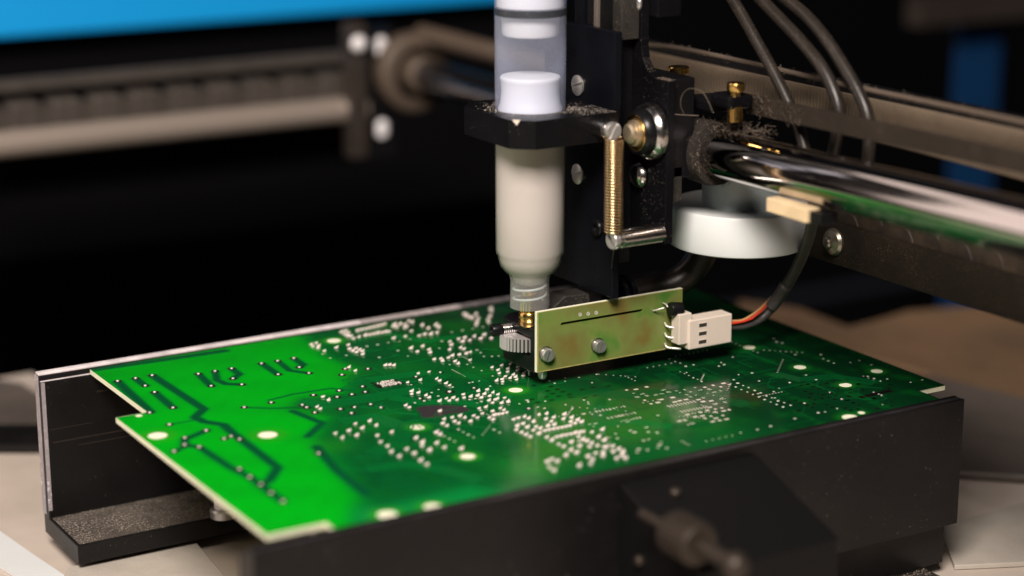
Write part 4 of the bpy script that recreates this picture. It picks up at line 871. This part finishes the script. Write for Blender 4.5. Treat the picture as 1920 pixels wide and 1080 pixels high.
# lower side bar, bolt, chain
XS = 98.0
sbm = beam('bar', XS, XS+3, (1515, 402, 480), (2050, 564, 650), M['bar2'], None); sbm.name = 'side_bar'; LOC['side_bar'] = LOC.get('bar', (0,0,0)); tag(sbm, 'dust speckled black side bar below the chrome rod at the right', 'bar')
c = on('x', XS, 1565, 453)
bo = thing('side_bolt', 'round steel bolt head on the dusty side bar', 'bolt', c)
obj('bolt_head', lathe(BM(), [(4.9, 0), (4.9, .8), (4.2, 1.8), (2.2, 2.6), (2.0, 3.6), (1.4, 4.2), (.2, 4.4)], c, (-1, 0, 0), 36), mat('old_bolt', (0.36, 0.32, 0.26), .35, .9), bo, smooth=25)
ch = thing('drag_chain', 'black cable drag chain of curved links behind the dusty side bar', 'drag chain', (110, -120, 55))
ca_, cb2 = on('x', 108, 1600, 414), on('x', 108, 1925, 500)
nl = 6; 
for k in range(-1, nl):
    t0 = k/nl; p = Vector(ca_).lerp(Vector(cb2), t0); L_ = (Vector(cb2)-Vector(ca_)).length/nl
    prof = []
    for j in range(9):
        a = math.pi/2+math.pi/2*j/8*1.1; prof.append((p.y-L_*.35+ -math.cos(a)*-0+ (-(L_*.62))*math.sin(a-math.pi/2)*1, p.z+4.0*math.cos(a-math.pi/2)+1.0))
    poly = [(p.y+L_*.52, p.z-9), (p.y+L_*.52, p.z+4.4)]+[(p.y-L_*.2-L_*.45*math.sin(a), p.z-5+9.4*math.cos(a)) for a in np.linspace(0, 1.45, 8)]+[(p.y-L_*.65, p.z-9)]
    sh = k*0.35
    obj('link', prism(BM(), poly, 'x', 103+(k % 2)*.5, 126+(k % 2)*.5), M['chain'], ch, bevel=.5)
# ================================================================ FAR LEFT PARTS
YL = 350.0
def rodx(name, ya, A, B, r, m, label, cat):
    a, b = on('y', ya, *A), on('y', ya, *B); z = (a[2]+b[2])/2
    o = obj(name, lathe(BM(), [(r, 0), (r, b[0]-a[0])], (a[0], ya, z), (1, 0, 0), 48), m, smooth=40); tag(o, label, cat); return o
rodx('cross_rod', YL, (-160, 274), (690, 214), 6.7, M['rod_far'], 'long blurred steel rod crossing the background at the left', 'rod')
far = thing('drag_chain', 'blurred brown drag chain lying above the steel rod at the left', 'drag chain', (-160, YL+10, 60))
a, b = on('y', YL+12, -150, 236), on('y', YL+12, 660, 165); n = 11
for k in range(n):
    x0 = a[0]+(b[0]-a[0])*k/n; x1 = a[0]+(b[0]-a[0])*(k+1)/n; zc = (a[2]+b[2])/2
    obj('link', box(BM(), x0+1, x1-5, YL+6, YL+20, zc-10, zc+8), M['chainfar'], far, bevel=1.5)
    obj('link_pin', box(BM(), x1-5, x1+1, YL+7, YL+18, zc-9, zc+5), M['chainfar'], far)
a, b = on('y', YL+24, -150, 168), on('y', YL+24, 660, 112); zc = (a[2]+b[2])/2
o = obj('tray_edge', box(BM(), a[0], b[0], YL+24, YL+28, zc-3, zc+3), M['chainfar']); tag(o, 'thin pale edge of the tray above the blurred drag chain', 'tray')
o = obj('tray_wall', box(BM(), a[0], b[0], YL+28.1, YL+34, zc-60, zc+1.5), M['dark']); tag(o, 'dark wall of the tray behind the blurred drag chain', 'tray')
# blue cover
YBL = 520.0
a, b = on('y', YBL, -300, 94), on('y', YBL, 990, -2); zc = (a[2]+b[2])/2
o = obj('blue_cover', box(BM(), a[0], b[0]-6, YBL, YBL+60, zc, zc+34), M['blue'], bevel=1.5); tag(o, 'bright blue machine cover across the top left of the photo', 'cover')
o = obj('cover_shadow_gap', box(BM(), a[0], b[0]-6, YBL+20, YBL+30, zc-130, zc-1), M['dark']); tag(o, 'dark inner panel below the bright blue cover', 'panel')  # dark sheet painted in for the shade under the cover
# corner bracket
cbk = thing('corner_bracket', 'blurred brown corner bracket where the steel rod ends, with three shiny screws', 'bracket', (80, 340, 0))
a, b = on('y', 340, 655, 60), on('y', 340, 692, 295)
obj('upright', box(BM(), a[0], b[0], 340, 350, b[2], a[2]+4), M['bracket'], cbk, bevel=.8)
a, b = on('y', 343, 692, 60), on('y', 343, 744, 295)
obj('side_block', box(BM(), a[0], b[0], 343, 352, b[2], a[2]+2), M['black_plastic'], cbk, bevel=.8)
for q, pl_, r in (((672, 82), 'y', 3.6), ((714, 80), 'y', 2.8), ((714, 95), 'y', 2.8), ((716, 236), 'y', 3.0), ((716, 248), 'y', 3.0)):
    if pl_ == 'y': c = on('y', 339.6 if q[0] < 690 else 342.6, *q); r = r*1.2; d = (0, -1, 0)
    else: c = on('x', 5.8, *q); d = (-1, 0, 0)
    obj('screw_head', lathe(BM(), [(r, 0), (r*.9, r*.35), (r*.6, r*.65), (r*.1, r*.8)], c, d, 24), M['piston'], cbk, smooth=0)  # white domes shaped as the highlights on the screws
# far end of the gantry
c = on('y', 330, 785, 138)
rb_ = thing('bearing_ring', 'large blurred brown ring round the far end of the gantry rod, left of the syringe', 'ring', c)
obj('outer_ring', lathe(BM(), [(13.4, 0), (18, 0), (20.3, 2), (20.3, 11), (13.4, 11), (13.4, 0)], c, (0, 1, 0), 64, cap=False), M['ring'], rb_, smooth=45)
obj('back_disc', lathe(BM(), [(14, 11.1), (14, 13)], c, (0, 1, 0), 48), M['black_plastic'], rb_)
obj('hub', lathe(BM(), [(9.6, 11), (9.6, -7), (7.2, -9)], c, (0, 1, 0), 48), M['ring'], rb_, smooth=45)
e = on('x', c[0]+2, 935, 178)
fr_ = thing('far_rod', 'blurred dark rod running from the brown ring toward the syringe', 'rod', c)
obj('rod', lathe(BM(), [(7.8, 6), (7.8, c[1]-on('x', c[0]+1, 1110, 230)[1])], (c[0]+1, c[1], c[2]), (0, -1, 0.0), 64), mat('dull_rod', (0.22, 0.22, 0.24), 0.25, 1), fr_, smooth=45)
o = obj('upper_pipe', lathe(BM(), [(5.0, 0), (5.0, 170)], (c[0]+9, c[1]+13, c[2]+18), (0, -1, 0), 32), M['ring'], smooth=45); tag(o, 'blurred brown pipe above the dark rod left of the syringe', 'pipe')
# right background
a, b = on('y', 420, 1800, 60), on('y', 420, 1862, 330)
o = obj('blue_post', box(BM(), a[0], b[0], 420, 424, b[2]-120, a[2]+8), M['bluedark']); tag(o, 'blurred dark blue post in the background at the right', 'post')
a, b = on('y', 400, 1720, -5), on('y', 400, 2100, 30)
o = obj('far_beam', box(BM(), a[0], b[0]+20, 395, 410, b[2]+6, a[2]), M['bracket']); tag(o, 'blurred grey beam in the upper right corner', 'beam')
